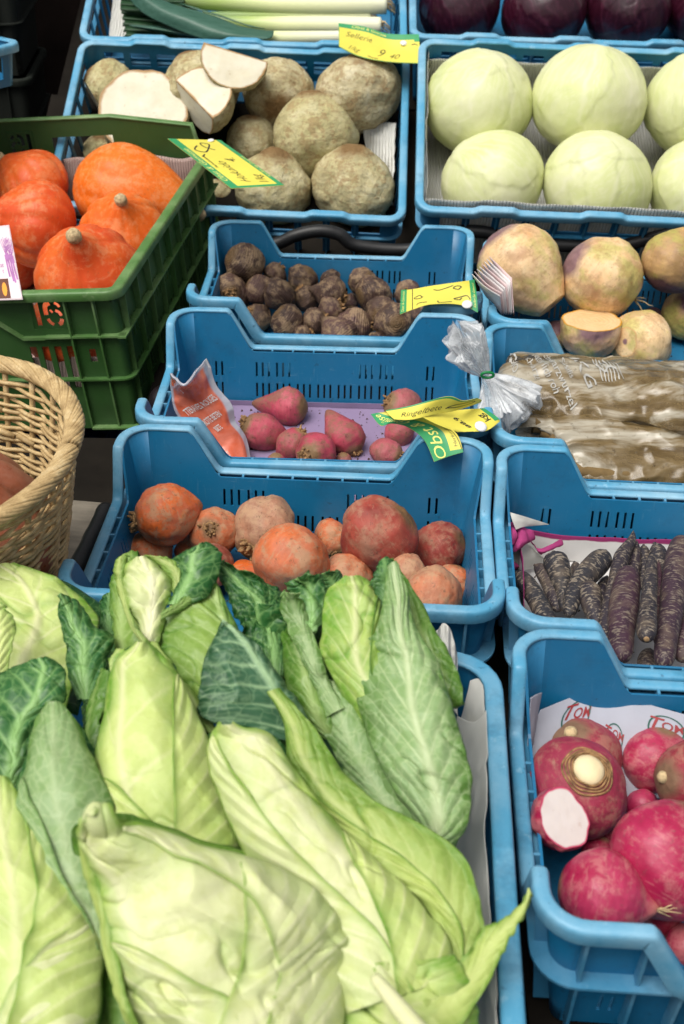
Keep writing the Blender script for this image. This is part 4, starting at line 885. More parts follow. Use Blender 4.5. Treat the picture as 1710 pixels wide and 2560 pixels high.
def card(label, G, back=M_YEL):
    # rows = v (bottom to top), columns = u
    N = normals(G)
    if (N.reshape(-1, 3) @ (CO-G.reshape(-1, 3).mean(0))).mean() < 0: N = -N
    rt = empty('price_card', G.reshape(-1, 3).mean(0), label=label, cat='price card', group='yellow and green price cards')
    o = mesh('card', G.reshape(-1, 3), grid_faces(*G.shape[:2]), back, rt, loc=G.reshape(-1, 3).mean(0)); solid(o, .0005, 0)
    return rt, (G, N)
def band(GN, u0, u1, v0, v1, mat, parent, off=.0004, n=24):
    U, Vv = np.meshgrid(np.linspace(v0, v1, n), np.linspace(u0, u1, n), indexing='ij'); P = gmap(GN[0], GN[1], U.ravel(), Vv.ravel(), off); return mesh('printed_band', P, grid_faces(n, n), mat, parent, loc=P.mean(0))
def pin(GN, u, v, parent, r=.005):
    c = gmap(GN[0], GN[1], np.array([v]), np.array([u]), .002)[0]; n_ = GN[1].reshape(-1, 3).mean(0); V, Fc, *_ = body(r, sz=.45, lump=(0, 1), nlat=10, nlon=16); return mesh('pin', V, Fc, M_WHITE, parent, M=axisM(c, n_))
# card over the celery roots
fr = FR['E']; h0 = .055
rows = [[ZA(110, 500)+(h0,), ZA(450, 665)+(h0-.006,), ZA(900, 750)+(h0-.004,), ZA(1460, 780)+(h0,)], [ZA(110, 310)+(h0,), ZA(560, 430)+(h0-.008,), ZA(1000, 560)+(h0-.012,), ZA(1440, 560)+(h0-.002,)], [ZA(108, 118)+(h0,), ZA(550, 180)+(h0-.002,), ZA(900, 290)+(h0-.008,), ZA(1420, 300)+(h0,)]]
G = surf([[fr.on((q[0], q[1]), q[2]) for q in r] for r in rows], 30, 60)
c1, gn = card('yellow green-edged price card reading Sellerie 9 40 above the celery roots', G); asp = 2.4
band(gn, 0, 1, .80, 1, M_GREENP, c1); band(gn, .0, 1, 0, .035, M_GREENP, c1); band(gn, .0, .012, 0, 1, M_GREENP, c1); band(gn, .92, 1, .74, 1, M_GREENP, c1, .0005)
text_on(gn, 'Obst & Gemüse', .40, .895, .17, M_YTXT, c1, asp, shear=.3)
text_on(gn, 'Sellerie', .25, .60, .24, M_INK, c1, asp, shear=.35, toff=-.012); text_on(gn, '1/kg', .22, .20, .20, M_INK, c1, asp, shear=.4, toff=-.012)
text_on(gn, '9', .54, .30, .36, M_INK, c1, asp, shear=.2, toff=-.015); text_on(gn, '40', .70, .27, .25, M_INK, c1, asp, shear=.2, toff=-.012)
scribble(gn, [[(.42, .13), (.48, .10), (.55, .10)], [(.88, .66), (.92, .68), (.96, .64)]], .02, c1, asp); pin(gn, .80, .70, c1, .006)
# card on the green crate
fr = FR['K']; h0 = .075
rows = [[ZB(1520, 675)+(h0,), ZB(1120, 390)+(h0+.004,), ZB(715, 105)+(h0,)], [ZB(1185, 695)+(h0,), ZB(780, 395)+(h0+.005,), ZB(380, 95)+(h0,)], [ZB(850, 715)+(h0,), ZB(450, 400)+(h0+.004,), ZB(45, 85)+(h0,)]]
G = surf([[fr.on((q[0], q[1]), q[2]) for q in r] for r in rows], 30, 60)
c2, gn = card('price card lettered Hokaido, pinned on the rear corner of the green crate', G); asp = 1.9
band(gn, 0, 1, .80, 1, M_GREENP, c2); band(gn, 0, 1, 0, .12, M_GREENP, c2, .0004); band(gn, 0, .06, 0, 1, M_GREENP, c2, .0003)
text_on(gn, 'Obst & Gemüse', .46, .89, .17, M_YTXT, c2, asp, shear=.3); text_on(gn, 'Kaufen Sie Gesund', .42, .06, .10, M_YTXT, c2, asp, shear=.2); text_on(gn, 'Herkunftsland', .52, .73, .07, M_INK, c2, asp)
text_on(gn, 'Hokaido', .33, .56, .22, M_INK, c2, asp, shear=.4, toff=-.014); text_on(gn, '1/kg', .18, .28, .20, M_INK, c2, asp, shear=.3, toff=-.012); text_on(gn, '4.', .56, .34, .24, M_INK, c2, asp, shear=.2, toff=-.012)
scribble(gn, [[(.82, .60), (.74, .72), (.70, .60), (.78, .44), (.86, .36), (.88, .48), (.80, .50), (.74, .38)], [(.62, .74), (.66, .66)]], .022, c2, asp); pin(gn, .93, .26, c2, .005)
# card at the dark beets (its top points left)
fr = FR['C3']
rows = [[ZC(1405, 600)+(-.004,), ZC(1385, 330)+(.012,), ZC(1345, 60)+(.022,)], [ZC(1100, 470)+(.004,), ZC(1090, 290)+(.014,), ZC(1080, 100)+(.024,)], [ZC(640, 465)+(.008,), ZC(640, 320)+(.014,), ZC(620, 165)+(.02,)], [ZC(350, 545)+(.004,), ZC(350, 380)+(.01,), ZC(350, 215)+(.016,)], [ZC(130, 628)+(-.002,), ZC(140, 430)+(.004,), ZC(150, 232)+(.01,)]]
G = surf([[fr.on((q[0], q[1]), q[2]) for q in r] for r in rows], 60, 30)
c3, gn = card('price card turned sideways, lying over the right end of the dark beets', G); asp = .45
band(gn, 0, 1, .86, 1, M_GREENP, c3); band(gn, 0, 1, 0, .11, M_GREENP, c3)
text_on(gn, 'Obst & Gemüse', .48, .925, .075, M_YTXT, c3, asp, shear=.2, wscale=.75); text_on(gn, 'Kaufen Sie Gesund', .5, .055, .055, M_YTXT, c3, asp, shear=.2, wscale=.75)
scribble(gn, [[(.0, .765), (1, .765)], [(.75, .47), (.70, .42), (.80, .33), (.85, .30)], [(.66, .25), (.76, .22), (.80, .27), (.72, .30), (.66, .25)], [(.35, .12), (.45, .16), (.36, .24), (.28, .30), (.25, .25), (.34, .22)], [(.5, .62), (.6, .65), (.52, .74), (.45, .66), (.5, .6)], [(.2, .55), (.25, .66), (.18, .7)], [(.15, .32), (.1, .42), (.2, .44)]], .012, c3, asp); pin(gn, .12, .165, c3, .007)
# torn card at the pink beets
fr = FR['C1']
rows = [[ZD(765, 805)+(-.012,), ZD(650, 560)+(.002,), ZD(470, 425)+(.012,), ZD(300, 385)+(.02,), ZD(180, 408)+(.02,), ZD(75, 285)+(.022,)], [ZD(925, 745)+(-.009,), ZD(830, 480)+(.006,), ZD(620, 375)+(.014,), ZD(400, 335)+(.024,), ZD(260, 320)+(.024,), ZD(150, 270)+(.026,)], [ZD(1082, 700)+(-.006,), ZD(1010, 500)+(.008,), ZD(800, 350)+(.018,), ZD(560, 300)+(.026,), ZD(380, 260)+(.028,), ZD(240, 262)+(.028,)]]
rows = rows[::-1]; G = surf([[fr.on((q[0], q[1]), q[2]) for q in r] for r in rows], 36, 70)
c4, gn = card('torn crooked price card hanging over the rim by the pink beets', G); asp = 3.2
band(gn, 0, 1, .42, 1, M_GREENP, c4); band(gn, 0, .05, 0, 1, M_GREENP, c4, .0005); text_on(gn, 'Obst & Gemüse', .46, .70, .42, M_YTXT, c4, asp, shear=.3, wscale=1.1)
text_on(gn, 'Herkunftsland', .22, .22, .16, M_INK, c4, asp, toff=-.01); scribble(gn, [[(.05, .05), (.3, .12), (.5, .1)], [(.72, .35), (.8, .1), (.86, .3)]], .03, c4, asp)
rows = [[ZD(1010, 480)+(.006,), ZD(1180, 476)+(.006,), ZD(1340, 462)+(.006,), ZD(1480, 365)+(.006,)], [ZD(800, 400)+(.017,), ZD(1000, 370)+(.012,), ZD(1200, 360)+(.010,), ZD(1450, 320)+(.010,)], [ZD(620, 310)+(.026,), ZD(850, 262)+(.02,), ZD(1080, 236)+(.016,), ZD(1310, 222)+(.014,)]]
G2 = surf([[fr.on((q[0], q[1]), q[2]+.001) for q in r] for r in rows], 36, 60); G2[0] += n1(np.arange(60), .35, 3)[:, None]*np.array([.0006, .0012, 0])
o = mesh('torn_piece', G2.reshape(-1, 3), grid_faces(36, 60), M_YEL, c4, loc=G2.reshape(-1, 3).mean(0)); solid(o, .0005, 0); N2 = normals(G2); N2 = N2*np.sign((N2.reshape(-1, 3) @ (CO-G2.reshape(-1, 3).mean(0))).mean()); gn2 = (G2, N2)
text_on(gn2, '88.9', .42, .45, .34, M_INK, c4, 2.6, rot=math.pi*.55, toff=.02, wscale=.8); text_on(gn2, 'kg', .82, .55, .36, M_INK, c4, 2.6, rot=math.pi*.6, toff=.01); band(gn2, .9, 1, .3, 1, M_GREENP, c4); pin(gn2, .62, .2, c4, .007)
rows = [[ZD(330, 342)+(.026,), ZD(520, 345)+(.026,), ZD(800, 280)+(.024,), ZD(990, 246)+(.024,), ZD(1265, 160)+(.018,)], [ZD(270, 290)+(.028,), ZD(500, 265)+(.03,), ZD(800, 190)+(.034,), ZD(1040, 190)+(.03,), ZD(1280, 132)+(.024,)], [ZD(235, 245)+(.03,), ZD(500, 195)+(.034,), ZD(900, 92)+(.044,), ZD(1080, 138)+(.038,), ZD(1230, 108)+(.03,)]]
G3 = surf([[fr.on((q[0], q[1]), q[2]+.001) for q in r] for r in rows], 36, 60); o = mesh('torn_piece', G3.reshape(-1, 3), grid_faces(36, 60), M_YEL, c4, loc=G3.reshape(-1, 3).mean(0)); solid(o, .0005, 0); N3 = normals(G3); N3 = N3*np.sign((N3.reshape(-1, 3) @ (CO-G3.reshape(-1, 3).mean(0))).mean()); gn3 = (G3, N3)
band(gn3, 0, 1, .86, 1, M_GREENP, c4); text_on(gn3, 'Ringelbete', .34, .38, .40, M_INK, c4, 4.2, shear=.5, toff=-.01); scribble(gn3, [[(.6, .3), (.7, .6), (.85, .75), (.9, .6), (.75, .4), (.62, .35)]], .045, c4, 4.2)

# ---------------------------------------------------------------- printed fruit paper behind the radishes
fr = FR['RA']
rows = [[Z8(300, 1060)+(-.10,), Z8(600, 1050)+(-.12,), Z8(900, 1050)+(-.12,), Z8(1300, 1050)+(-.12,)], [Z8(285, 720)+(-.075,), Z8(600, 700)+(-.083,), Z8(900, 720)+(-.084,), Z8(1300, 760)+(-.084,)], [Z8(345, 540)+(-.060,), Z8(660, 432)+(-.064,), Z8(900, 490)+(-.064,), Z8(1300, 600)+(-.068,)]]
G = surf([[fr.on((q[0], q[1]), q[2]) for q in r] for r in rows], 60, 90)
tp, G, N = sheet('printed_paper', G, M_TOM, None, (.0015, 20), seed=3, label='grey white wrapping paper printed with green rings and TOM, behind the radishes', cat='paper')
N = N*np.sign((N.reshape(-1, 3) @ (CO-G.reshape(-1, 3).mean(0))).mean()); gn = (G, N); asp = 2.4
M_RING = simple('green_ink', L((30, 80, 70)), .6, .1); M_RED = simple('red_ink', L((140, 44, 48)), .6, .1)
for (cu_, cv_, rot, r0) in ((.262, .70, .0, .19), (.525, .50, -.25, .15), (.80, .66, -.12, .19)):
    V2 = []
    for k in range(49):
        a = k/48*2*math.pi
        for rr in (r0, r0*.90): V2.append((cu_+rr*math.cos(a)/asp, cv_+rr*math.sin(a)))
    V2 = np.array(V2); P = gmap(G, N, V2[:, 1], V2[:, 0], .0008); mesh('printed_ring', P, grid_faces(49, 2), M_RING, tp, smooth=False, loc=P.mean(0))
    text_on(gn, 'T', cu_-.055, cv_+.055, .24*r0/.19, M_RED, tp, asp, rot=rot, shear=.25, toff=.012, off=.0008); text_on(gn, 'OM', cu_+.03, cv_+.03, .15*r0/.19, M_RED, tp, asp, rot=rot, toff=.014, off=.0008)
    text_on(gn, 'A', cu_-.05, cv_-.105, .13*r0/.19, M_RED, tp, asp, rot=rot, toff=.014, off=.0008)
    for q in (0, 1):
        V2 = np.array([(cu_+(-.005+q*.04)+.018*math.cos(a), cv_-.10+.032*math.sin(a)) for a in np.linspace(0, 6.283, 17)[:-1]]+[(cu_-.005+q*.04, cv_-.10)]); P = gmap(G, N, V2[:, 1], V2[:, 0], .0008)
        mesh('printed_tomato', P, [(i, (i+1) % 16, 16) for i in range(16)], M_RED, tp, smooth=False, loc=P.mean(0))
rows = [[Z8(262, 880)+(-.085,), Z8(275, 720)+(-.06,), Z8(290, 470)+(-.025,)], [Z8(275, 870)+(-.088,), Z8(300, 700)+(-.062,), Z8(325, 450)+(-.03,)], [Z8(290, 860)+(-.09,), Z8(320, 640)+(-.065,), Z8(356, 440)+(-.04,)]]
G = surf([[fr.on((q[0], q[1]), q[2]) for q in r] for r in rows], 30, 30); sheet('paper_sheet', G, M_TOM, None, (.001, 30), seed=5, label='narrow grey white paper strip up the left wall behind the radishes', cat='paper')

# ---------------------------------------------------------------- black carrots (zoom 7)
t = NT('black_carrot_skin'); at = t.attr('clen'); ca = t.attr('cca'); sa = t.attr('csa'); cb = t.node('ShaderNodeCombineXYZ')
for i_, q in enumerate((at, ca, sa)): t.link(q, cb.inputs[i_])
oi = t.node('ShaderNodeObjectInfo'); vm = t.node('ShaderNodeVectorMath', operation='ADD'); t.link(cb.outputs[0], vm.inputs[0]); mm = t.math('MULTIPLY', oi.outputs['Random'], 91); t.link(mm, vm.inputs[1])
mp = t.node('ShaderNodeMapping'); mp.inputs['Scale'].default_value = (420, 1.6, 1.6); t.link(vm.outputs[0], mp.inputs['Vector']); st = t.noise(1, 3, .6, .4, vec=mp.outputs[0])
mp2 = t.node('ShaderNodeMapping'); mp2.inputs['Scale'].default_value = (60, 1.2, 1.2); t.link(vm.outputs[0], mp2.inputs['Vector']); bigp = t.noise(1, 4, .6, vec=mp2.outputs[0])
tone = t.attr('tone'); base = t.mix(tone, L((44, 44, 50)), L((70, 42, 58))); base = t.mix(t.ramp(bigp, [(.35, 0), (.7, .5)]), base, L((30, 26, 32)))
lm_ = t.math('MULTIPLY', t.ramp(t.math('ADD', st, t.math('MULTIPLY', t.math('SUBTRACT', bigp, .5), .35)), [(.54, 0), (.60, 1)]), t.mix(tone, (.66, .66, .66), (.38, .38, .38)))
colr = t.mix(lm_, base, L((150, 138, 122))); colr = t.mix(t.math('MULTIPLY', t.ramp(t.noise(50, 5), [(.5, 0), (.65, 1)]), .3), colr, L((128, 112, 92)))
M_BC = t.fin(colr, .6, t.math('SUBTRACT', 0, st), .5, .0012, .35)
fr = FR['RB']
BC = [ # label, tone, [(x,y,r)...], h far, h near
 ('grey striped carrot lying at the far left of its crate', 0, [(350, 985, 36), (430, 1030, 72), (510, 1130, 78), (590, 1280, 78), (650, 1400, 66)], -.098, -.10),
 ('short black carrot hidden between the two thick left ones', .2, [(520, 930, 45), (590, 990, 68), (640, 1100, 66), (690, 1250, 60)], -.12, -.12),
 ('thick grey carrot with a yellowish patch, second from the left', 0, [(655, 835, 60), (665, 890, 104), (700, 1000, 92), (720, 1120, 60), (740, 1260, 50)], -.098, -.115),
 ('dark carrot end showing between the two thick light ones', .1, [(800, 910, 46), (815, 980, 50), (800, 1100, 40)], -.125, -.13),
 ('thick black carrot leaning from upper right to lower left', 0, [(1020, 830, 60), (980, 900, 98), (880, 1010, 95), (800, 1130, 76), (760, 1290, 62)], -.09, -.105),
 ('carrot lying in the shade right of the leaning one', .2, [(1030, 1010, 40), (1000, 1090, 55), (960, 1200, 58)], -.12, -.125),
 ('carrot with a blunt top in the middle of the front left heap', .15, [(925, 1040, 62), (910, 1100, 92), (920, 1200, 84), (960, 1330, 60), (990, 1420, 45)], -.092, -.11),
 ('thin carrot with a spiky leaf tip at its upper end', .2, [(1214, 690, 14), (1200, 760, 32), (1130, 880, 56), (1080, 1080, 58), (1030, 1290, 62), (1010, 1500, 60)], -.088, -.10),
 ('thin carrot tip next to the spiky one', .3, [(1240, 760, 14), (1230, 850, 38), (1215, 960, 48), (1190, 1100, 50)], -.10, -.115),
 ('dark carrot behind, between the spiky and the straight grey one', .1, [(1285, 790, 38), (1290, 900, 48), (1280, 1100, 45)], -.11, -.12),
 ('brownish top carrot in the back right of the middle', .1, [(1360, 775, 55), (1385, 850, 68), (1400, 1000, 60), (1400, 1200, 40)], -.10, -.12),
 ('thin reddish carrot wedged right of the straight grey one', 1, [(1390, 900, 20), (1385, 1100, 33), (1375, 1300, 32), (1380, 1500, 28)], -.085, -.10),
 ('thick purple carrot standing across the middle of the front', .8, [(1185, 950, 60), (1170, 1050, 98), (1150, 1200, 108), (1130, 1400, 98), (1130, 1600, 84)], -.084, -.088),
 ('carrot in the dark gap below the cut grey one', .3, [(1330, 1520, 50), (1310, 1600, 70), (1300, 1700, 70)], -.12, -.12),
 ('long straight grey carrot with a cut tan end facing the viewer', .1, [(1345, 850, 30), (1335, 1000, 48), (1320, 1200, 62), (1305, 1400, 74), (1305, 1452, 62)], -.072, -.066),
 ('longest purple carrot at the right, reaching from back to front rim', .6, [(1560, 740, 70), (1540, 850, 95), (1500, 1050, 90), (1480, 1250, 88), (1445, 1450, 84), (1425, 1640, 76)], -.078, -.09),
 ('purple carrot at the lower right edge of the photo', .7, [(1640, 1150, 60), (1600, 1350, 72), (1550, 1600, 70)], -.095, -.10),
]
for lab, tone_, pts, hf, hn in BC:
    k = len(pts); C3 = []; Rr = []
    for i, (x, y, r) in enumerate(pts):
        h = (hf+(hn-hf)*i/(k-1))*.82; uv = Z7(x, y); p = fr.on(uv, h); C3.append(p); Rr.append(r*(.88 if x < 1100 else .96)/2.8*np.linalg.norm((p-CO)/np.linalg.norm(ray(*uv)))/F_PX)
    C3 = cr1(C3, 60); Rr = cr1(np.array(Rr)[:, None].repeat(3, 1), 60)[:, 0]
    tt = np.linspace(0, 1, 60); sl = np.concatenate([[0], np.cumsum(np.linalg.norm(np.diff(C3, axis=0), axis=1))])
    Rr = Rr*np.clip(1-np.exp(-sl/.004), .25, 1)*np.clip(1-.8*np.exp(-(sl[-1]-sl)/.004), .25, 1)*(1+.05*n1(sl*60, 1, int(pts[0][0])))
    V, Fc = tube(C3, Rr, 22); ang = np.arange(22)/22*2*math.pi; cl = np.repeat(sl, 22); V = V+0
    o = mesh('black_carrot', V, Fc, M_BC, None, attrs={'clen': cl, 'cca': np.tile(np.cos(ang), 60), 'csa': np.tile(np.sin(ang), 60), 'tone': np.full(len(V), tone_)}, loc=C3.mean(0), label=lab, cat='carrot', group='black carrots in the right hand crate')
    if 'tan end' in lab:
        V2, F2, *_ = body(Rr[-4]*.85, sz=.45, lump=(.15, 3), seed=2, nlat=14, nlon=20); mesh('cut_end', V2, F2, simple('tan_carrot_core', L((150, 122, 88)), .8, .4, 300, .6), o, M=axisM(C3[-2], C3[-1]-C3[-6]))

# ---------------------------------------------------------------- leeks (tray H)
t = NT('leek'); ax = t.attr('ax'); rr_ = t.noise(1, 3, .6, vec=t.scaled((6, 160, 160)))
M_LEEK = t.fin(t.mix(t.math('MULTIPLY', rr_, .35), t.ramp(ax, [(.0, L((232, 230, 206))), (.42, L((222, 226, 172))), (.62, L((150, 176, 76))), (.8, L((78, 120, 48))), (1, L((52, 92, 56)))]), L((226, 230, 190))), .38, rr_, .2, .001, .4, .05)
t = NT('leek_leaf'); v = t.attr('sv'); rb_ = t.noise(1, 2, .5, vec=t.scaled((8, 200, 200))); M_LEAFK = t.fin(t.mix(t.math('MULTIPLY', rb_, .5), L((42, 84, 66)), L((104, 140, 128))), .42, rb_, .3, .001, .4, trans=.1)
M_LEAFD = simple('dark_leek_leaf', L((30, 62, 34)), .5, .35, 60, .3)
fr = FR['H']
LK = [('thick leek with a pale green shaft at the back of its tray', [(1400, 20, 38), (1100, 22, 40), (800, 18, 36), (500, 0, 34), (330, -20, 30)], -.035, 0),
      ('thin leek lying between the two thick ones', [(1330, 72, 16), (1000, 72, 20), (720, 72, 20), (450, 80, 20)], -.05, .25),
      ('leek with a white shaft in the middle of its tray', [(1375, 115, 34), (1100, 112, 36), (880, 112, 34), (700, 100, 28), (520, 70, 22)], -.04, .0),
      ('leek in front whose blue green leaf sweeps up to the left', [(1230, 165, 24), (1050, 168, 26), (880, 170, 28), (760, 165, 26)], -.03, .0)]
for i, (lab, pts, h, a0) in enumerate(LK):
    C3 = [fr.on(ZG(x, y), h) for x, y, r in pts]; Rr = [r/1.782*2.35/F_PX for x, y, r in pts]; C3 = cr1(C3, 50); Rr = cr1(np.array(Rr)[:, None].repeat(3, 1), 50)[:, 0]
    V, Fc = tube(C3, Rr, 20); rt = empty('leek', C3.mean(0), label=lab, cat='leek', group='leeks in the top tray'); mesh('shaft', V, Fc, M_LEEK, rt, attrs={'ax': a0+(1-a0)*np.repeat(np.linspace(0, 1, 50)**(1.0 if i < 3 else 1.6), 20)}, loc=C3.mean(0))
    rng = random.Random(i); mb = MB()
    for q in range(14):
        a = C3[0]+np.array([0, rng.uniform(-1, 1), rng.uniform(-1, 1)])*Rr[0]*.6; mb.tube([a, a+np.array([.008, rng.uniform(-.006, .006), rng.uniform(-.01, .002)]), a+np.array([.018, rng.uniform(-.012, .012), -.012])], [.0014, .0011, .0006], 5)
    mb.make('rootlets', M_STEM, rt, loc=C3[0])
    def leafstrip(rows, mat, seed):
        G = surf([[fr.on(ZG(x, y), hh) for x, y, hh in r] for r in rows], 50, 14); o, *_ = sheet('leaf', G, mat, rt, (.001, 30), .0014, seed); return o
    if i == 3:
        leafstrip([[(900, 140, -.01), (880, 170, .0), (760, 192, -.01)], [(760, 120, -.005), (700, 150, .006), (600, 178, -.01)], [(600, 60, -.005), (530, 90, .01), (450, 125, -.01)], [(450, 20, -.0), (400, 40, .01), (320, 60, -.01)], [(340, -30, -.0), (300, -20, .01), (250, -10, -.01)]], M_LEAFK, 1)
        leafstrip([[(860, 130, -.02), (800, 120, -.01), (760, 105, -.02)], [(740, 100, -.02), (680, 80, -.01), (620, 55, -.02)], [(600, 50, -.02), (520, 30, -.01), (480, 15, -.02)]], M_LEAFK, 2)
        leafstrip([[(600, 175, -.03), (560, 165, -.02), (540, 150, -.03)], [(430, 150, -.03), (420, 135, -.02), (410, 120, -.03)], [(270, 120, -.03), (262, 115, -.02), (256, 112, -.03)]], M_LEAFK, 3)
    if i == 1:
        for q in range(6):
            y0 = 20+q*25; leafstrip([[(560, y0+20, -.045), (555, y0+35, -.038), (540, y0+50, -.045)], [(400, y0+5, -.045), (390, y0+22, -.036), (380, y0+38, -.045)], [(225+q*4, y0-5, -.05), (215+q*5, y0+8, -.045), (225, y0+20, -.05)]], M_LEAFD, 10+q)
    if i == 0:
        for q in range(3):
            y0 = -10+q*22; leafstrip([[(500, y0, -.03), (500, y0+16, -.022), (490, y0+34, -.03)], [(350, y0-6, -.03), (340, y0+12, -.02), (335, y0+28, -.03)], [(220, y0-12, -.035), (215, y0+5, -.03), (222, y0+16, -.035)]], M_LEAFD, 20+q)
    if i == 2:
        leafstrip([[(480, 170, -.04), (470, 180, -.035), (460, 188, -.04)], [(380, 165, -.03), (370, 175, -.025), (360, 185, -.03)], [(290, 195, -.01), (270, 200, -.008), (250, 205, -.01)]], M_LEAFD, 31)
# ---------------------------------------------------------------- pointed cabbages (tray J), display pixels
def leafmat(name, a, b, vein, net=.25, rough=.42, trans=.14, patch=None):
    t = NT(name); n = t.noise(22, 5, .6); n2 = t.noise(70, 4); vo = t.node('ShaderNodeTexVoronoi', feature='DISTANCE_TO_EDGE'); vo.inputs['Scale'].default_value = 95
    wv = t.node('ShaderNodeVectorMath', operation='ADD'); ns = t.node('ShaderNodeTexNoise'); ns.inputs['Scale'].default_value = 60; t.link(t.coord(), ns.inputs['Vector']); sc = t.node('ShaderNodeVectorMath', operation='SCALE'); sc.inputs['Scale'].default_value = .02; t.link(ns.outputs['Color'], sc.inputs[0]); t.link(t.coord(), wv.inputs[0]); t.link(sc.outputs[0], wv.inputs[1]); t.link(wv.outputs[0], vo.inputs['Vector'])
    nv = t.ramp(vo.outputs['Distance'], [(.0, 1), (.12, 0)])
    c = t.mix(t.math('ADD', t.attr('tn'), t.math('MULTIPLY', t.math('SUBTRACT', n, .5), .9), True), a, b)
    if patch: c = t.mix(t.math('MULTIPLY', t.ramp(n2, [(.5, 0), (.62, 1)]), .35), c, patch)
    c = t.mix(t.math('MULTIPLY', nv, net), c, vein); c = t.mix(t.attr('vein'), c, vein)
    h = t.math('ADD', t.math('MULTIPLY', nv, .5), t.math('MULTIPLY', n2, .8))
    return t.fin(c, t.ramp(n2, [(.3, rough-.06), (.7, rough+.12)]), h, .22, .001, .42, .06, trans)
LP = leafmat('pale_cabbage_leaf', L((202, 216, 134)), L((108, 154, 48)), L((222, 222, 172)), .08, .5, patch=L((176, 194, 96)))
LW = leafmat('whitish_cabbage_leaf', L((218, 222, 168)), L((132, 170, 64)), L((228, 226, 188)), .07, .5, patch=L((190, 202, 114)))
LM = leafmat('mid_green_cabbage_leaf', L((138, 168, 76)), L((74, 118, 34)), L((184, 206, 138)), .12)
LG = leafmat('grey_green_cabbage_leaf', L((144, 172, 118)), L((84, 124, 52)), L((190, 206, 158)), .26, .5, patch=L((112, 150, 72)))
LD = leafmat('dark_cabbage_leaf', L((44, 100, 46)), L((20, 74, 24)), L((142, 184, 112)), .28, .45)
LB = leafmat('blue_green_cabbage_leaf', L((62, 104, 74)), L((30, 74, 42)), L((160, 192, 146)), .2, .5)
LY = leafmat('yellow_green_cabbage_leaf', L((182, 198, 110)), L((104, 142, 48)), L((206, 214, 144)), .1, .5)
FJ = FR['J']
def leaf(parent, Lp, Rp, mat, bulge=.28, s0=.5, seed=0, veins=8, vs=.6, wr=.0036, ruf=.007, n=170, m=96, pw=.62, tn0=.0, tne=.55, slope=.28, crink=0, drop=0, name='leaf', ribw=.0045, jag=.0026):
    A = cr1([FJ.on(Dp(x, y), h) for x, y, h in fillh(Lp)], n); B = cr1([FJ.on(Dp(x, y), h) for x, y, h in fillh(Rp)], n)
    t = np.linspace(0, 1, n); s = np.linspace(0, 1, m); T, Sg = np.meshgrid(t, s, indexing='ij')
    W = B-A; wl = np.linalg.norm(W, axis=1); Tn = np.gradient((A+B)/2, axis=0); N = np.cross(W, Tn); N /= np.linalg.norm(N, axis=1)[:, None]+1e-9
    up = np.array([0, -.5, .86]); N = N*np.sign(N @ up)[:, None]; N = N*.7+up*.3
    k = np.ones(9)/9; N = np.stack([np.convolve(np.pad(N[:, i], 4, mode='edge'), k, 'valid') for i in range(3)], 1); N /= np.linalg.norm(N, axis=1)[:, None]
    # shape across: an elliptic arch
    arch = (np.sin(math.pi*np.clip(Sg, 0, 1))+1e-6)**pw
    ja = n1(t*9, 1, seed+1, 3)*jag; jb = n1(t*9, 1, seed+2, 3)*jag
    P = A[:, None]*(1-Sg)[..., None]+B[:, None]*Sg[..., None]
    Wd = W/(wl[:, None]+1e-9); P = P+Wd[:, None]*(np.where(Sg < .5, ja[:, None]*(1-2*Sg), jb[:, None]*(2*Sg-1)))[..., None]
    D = arch*bulge*wl[:, None]
    a = np.where(Sg < s0, (s0-Sg)/s0, (Sg-s0)/(1-s0)); side = np.sign(Sg-s0)
    loc = np.stack([T*6, Sg*3, Sg*0+seed*3.1], -1)
    wn = fbm(loc, 1.2, 3, seed)
    ph = (T+slope*a**.9+.028*wn)*veins+np.where(side > 0, .37, 0); fr_ = np.abs(ph % 1-.5)/veins*np.clip(1-.0*a, .3, 1)
    Ln = np.linalg.norm(np.gradient((A+B)/2, axis=0), axis=1).sum()
    lat = np.exp(-(fr_*Ln/.0017)**2)*np.clip(1.15-a, 0, 1)*np.clip(T*6, 0, 1)
    mid = np.exp(-(np.abs(Sg-s0)*wl[:, None]/(ribw*(.25+.9*T)))**2)
    # fine forks
    ph2 = (T*1.0+slope*.6*a+.05*fbm(loc, 2.2, 2, seed+4))*veins*3.1; f2 = np.abs(ph2 % 1-.5)/veins/3.1; sec = np.exp(-(f2*Ln/.0009)**2)*.35*np.clip(a*2, 0, 1)*np.clip(fbm(loc, 3, 2, seed+8)+.4, 0, 1)
    vein = np.clip(np.maximum(mid, np.maximum(lat*.75, sec)), 0, 1)*vs
    wrk = fbm(P+seed*1.7, 16, 3, seed+20)
    Q = P @ np.array([[.8, .6, 0], [-.6, .8, 0], [0, 0, 1]]); rid = 1-2.6*np.abs(fbm(Q*np.array([.55, 1.3, 1])+seed*2.3, 17, 2, seed+30))
    rid = np.clip(rid, -.2, 1)**2
    cq = fbm(Q*np.array([.45, 1.2, 1])+seed*5.1, 20, 3, seed+60); cm = np.clip(fbm(P+seed*.9, 14, 2, seed+61)*2.2+.35, 0, 1); crs = np.exp(-(cq/.035)**2)*cm
    cq2 = fbm(Q*np.array([.6, 1.1, 1])+seed*7.7, 42, 2, seed+63); crs2 = np.exp(-(cq2/.05)**2)*cm
    puff = np.clip(np.abs(ph % 1-.5)*2, 0, 1)**.6*np.clip(a*2.2, 0, 1)*np.clip(1.4-a, 0, 1)
    D = D+wr*wrk*1.5+wr*rid*.9+.0016*mid*vs+.0006*lat*vs+.0032*puff*np.maximum(vs, .4)-wr*.75*crs-wr*.3*crs2+.0009*fbm(P, 90, 3, seed+80)
    e = np.clip((np.abs(Sg-.5)*2-.72)/.28, 0, 1)**2
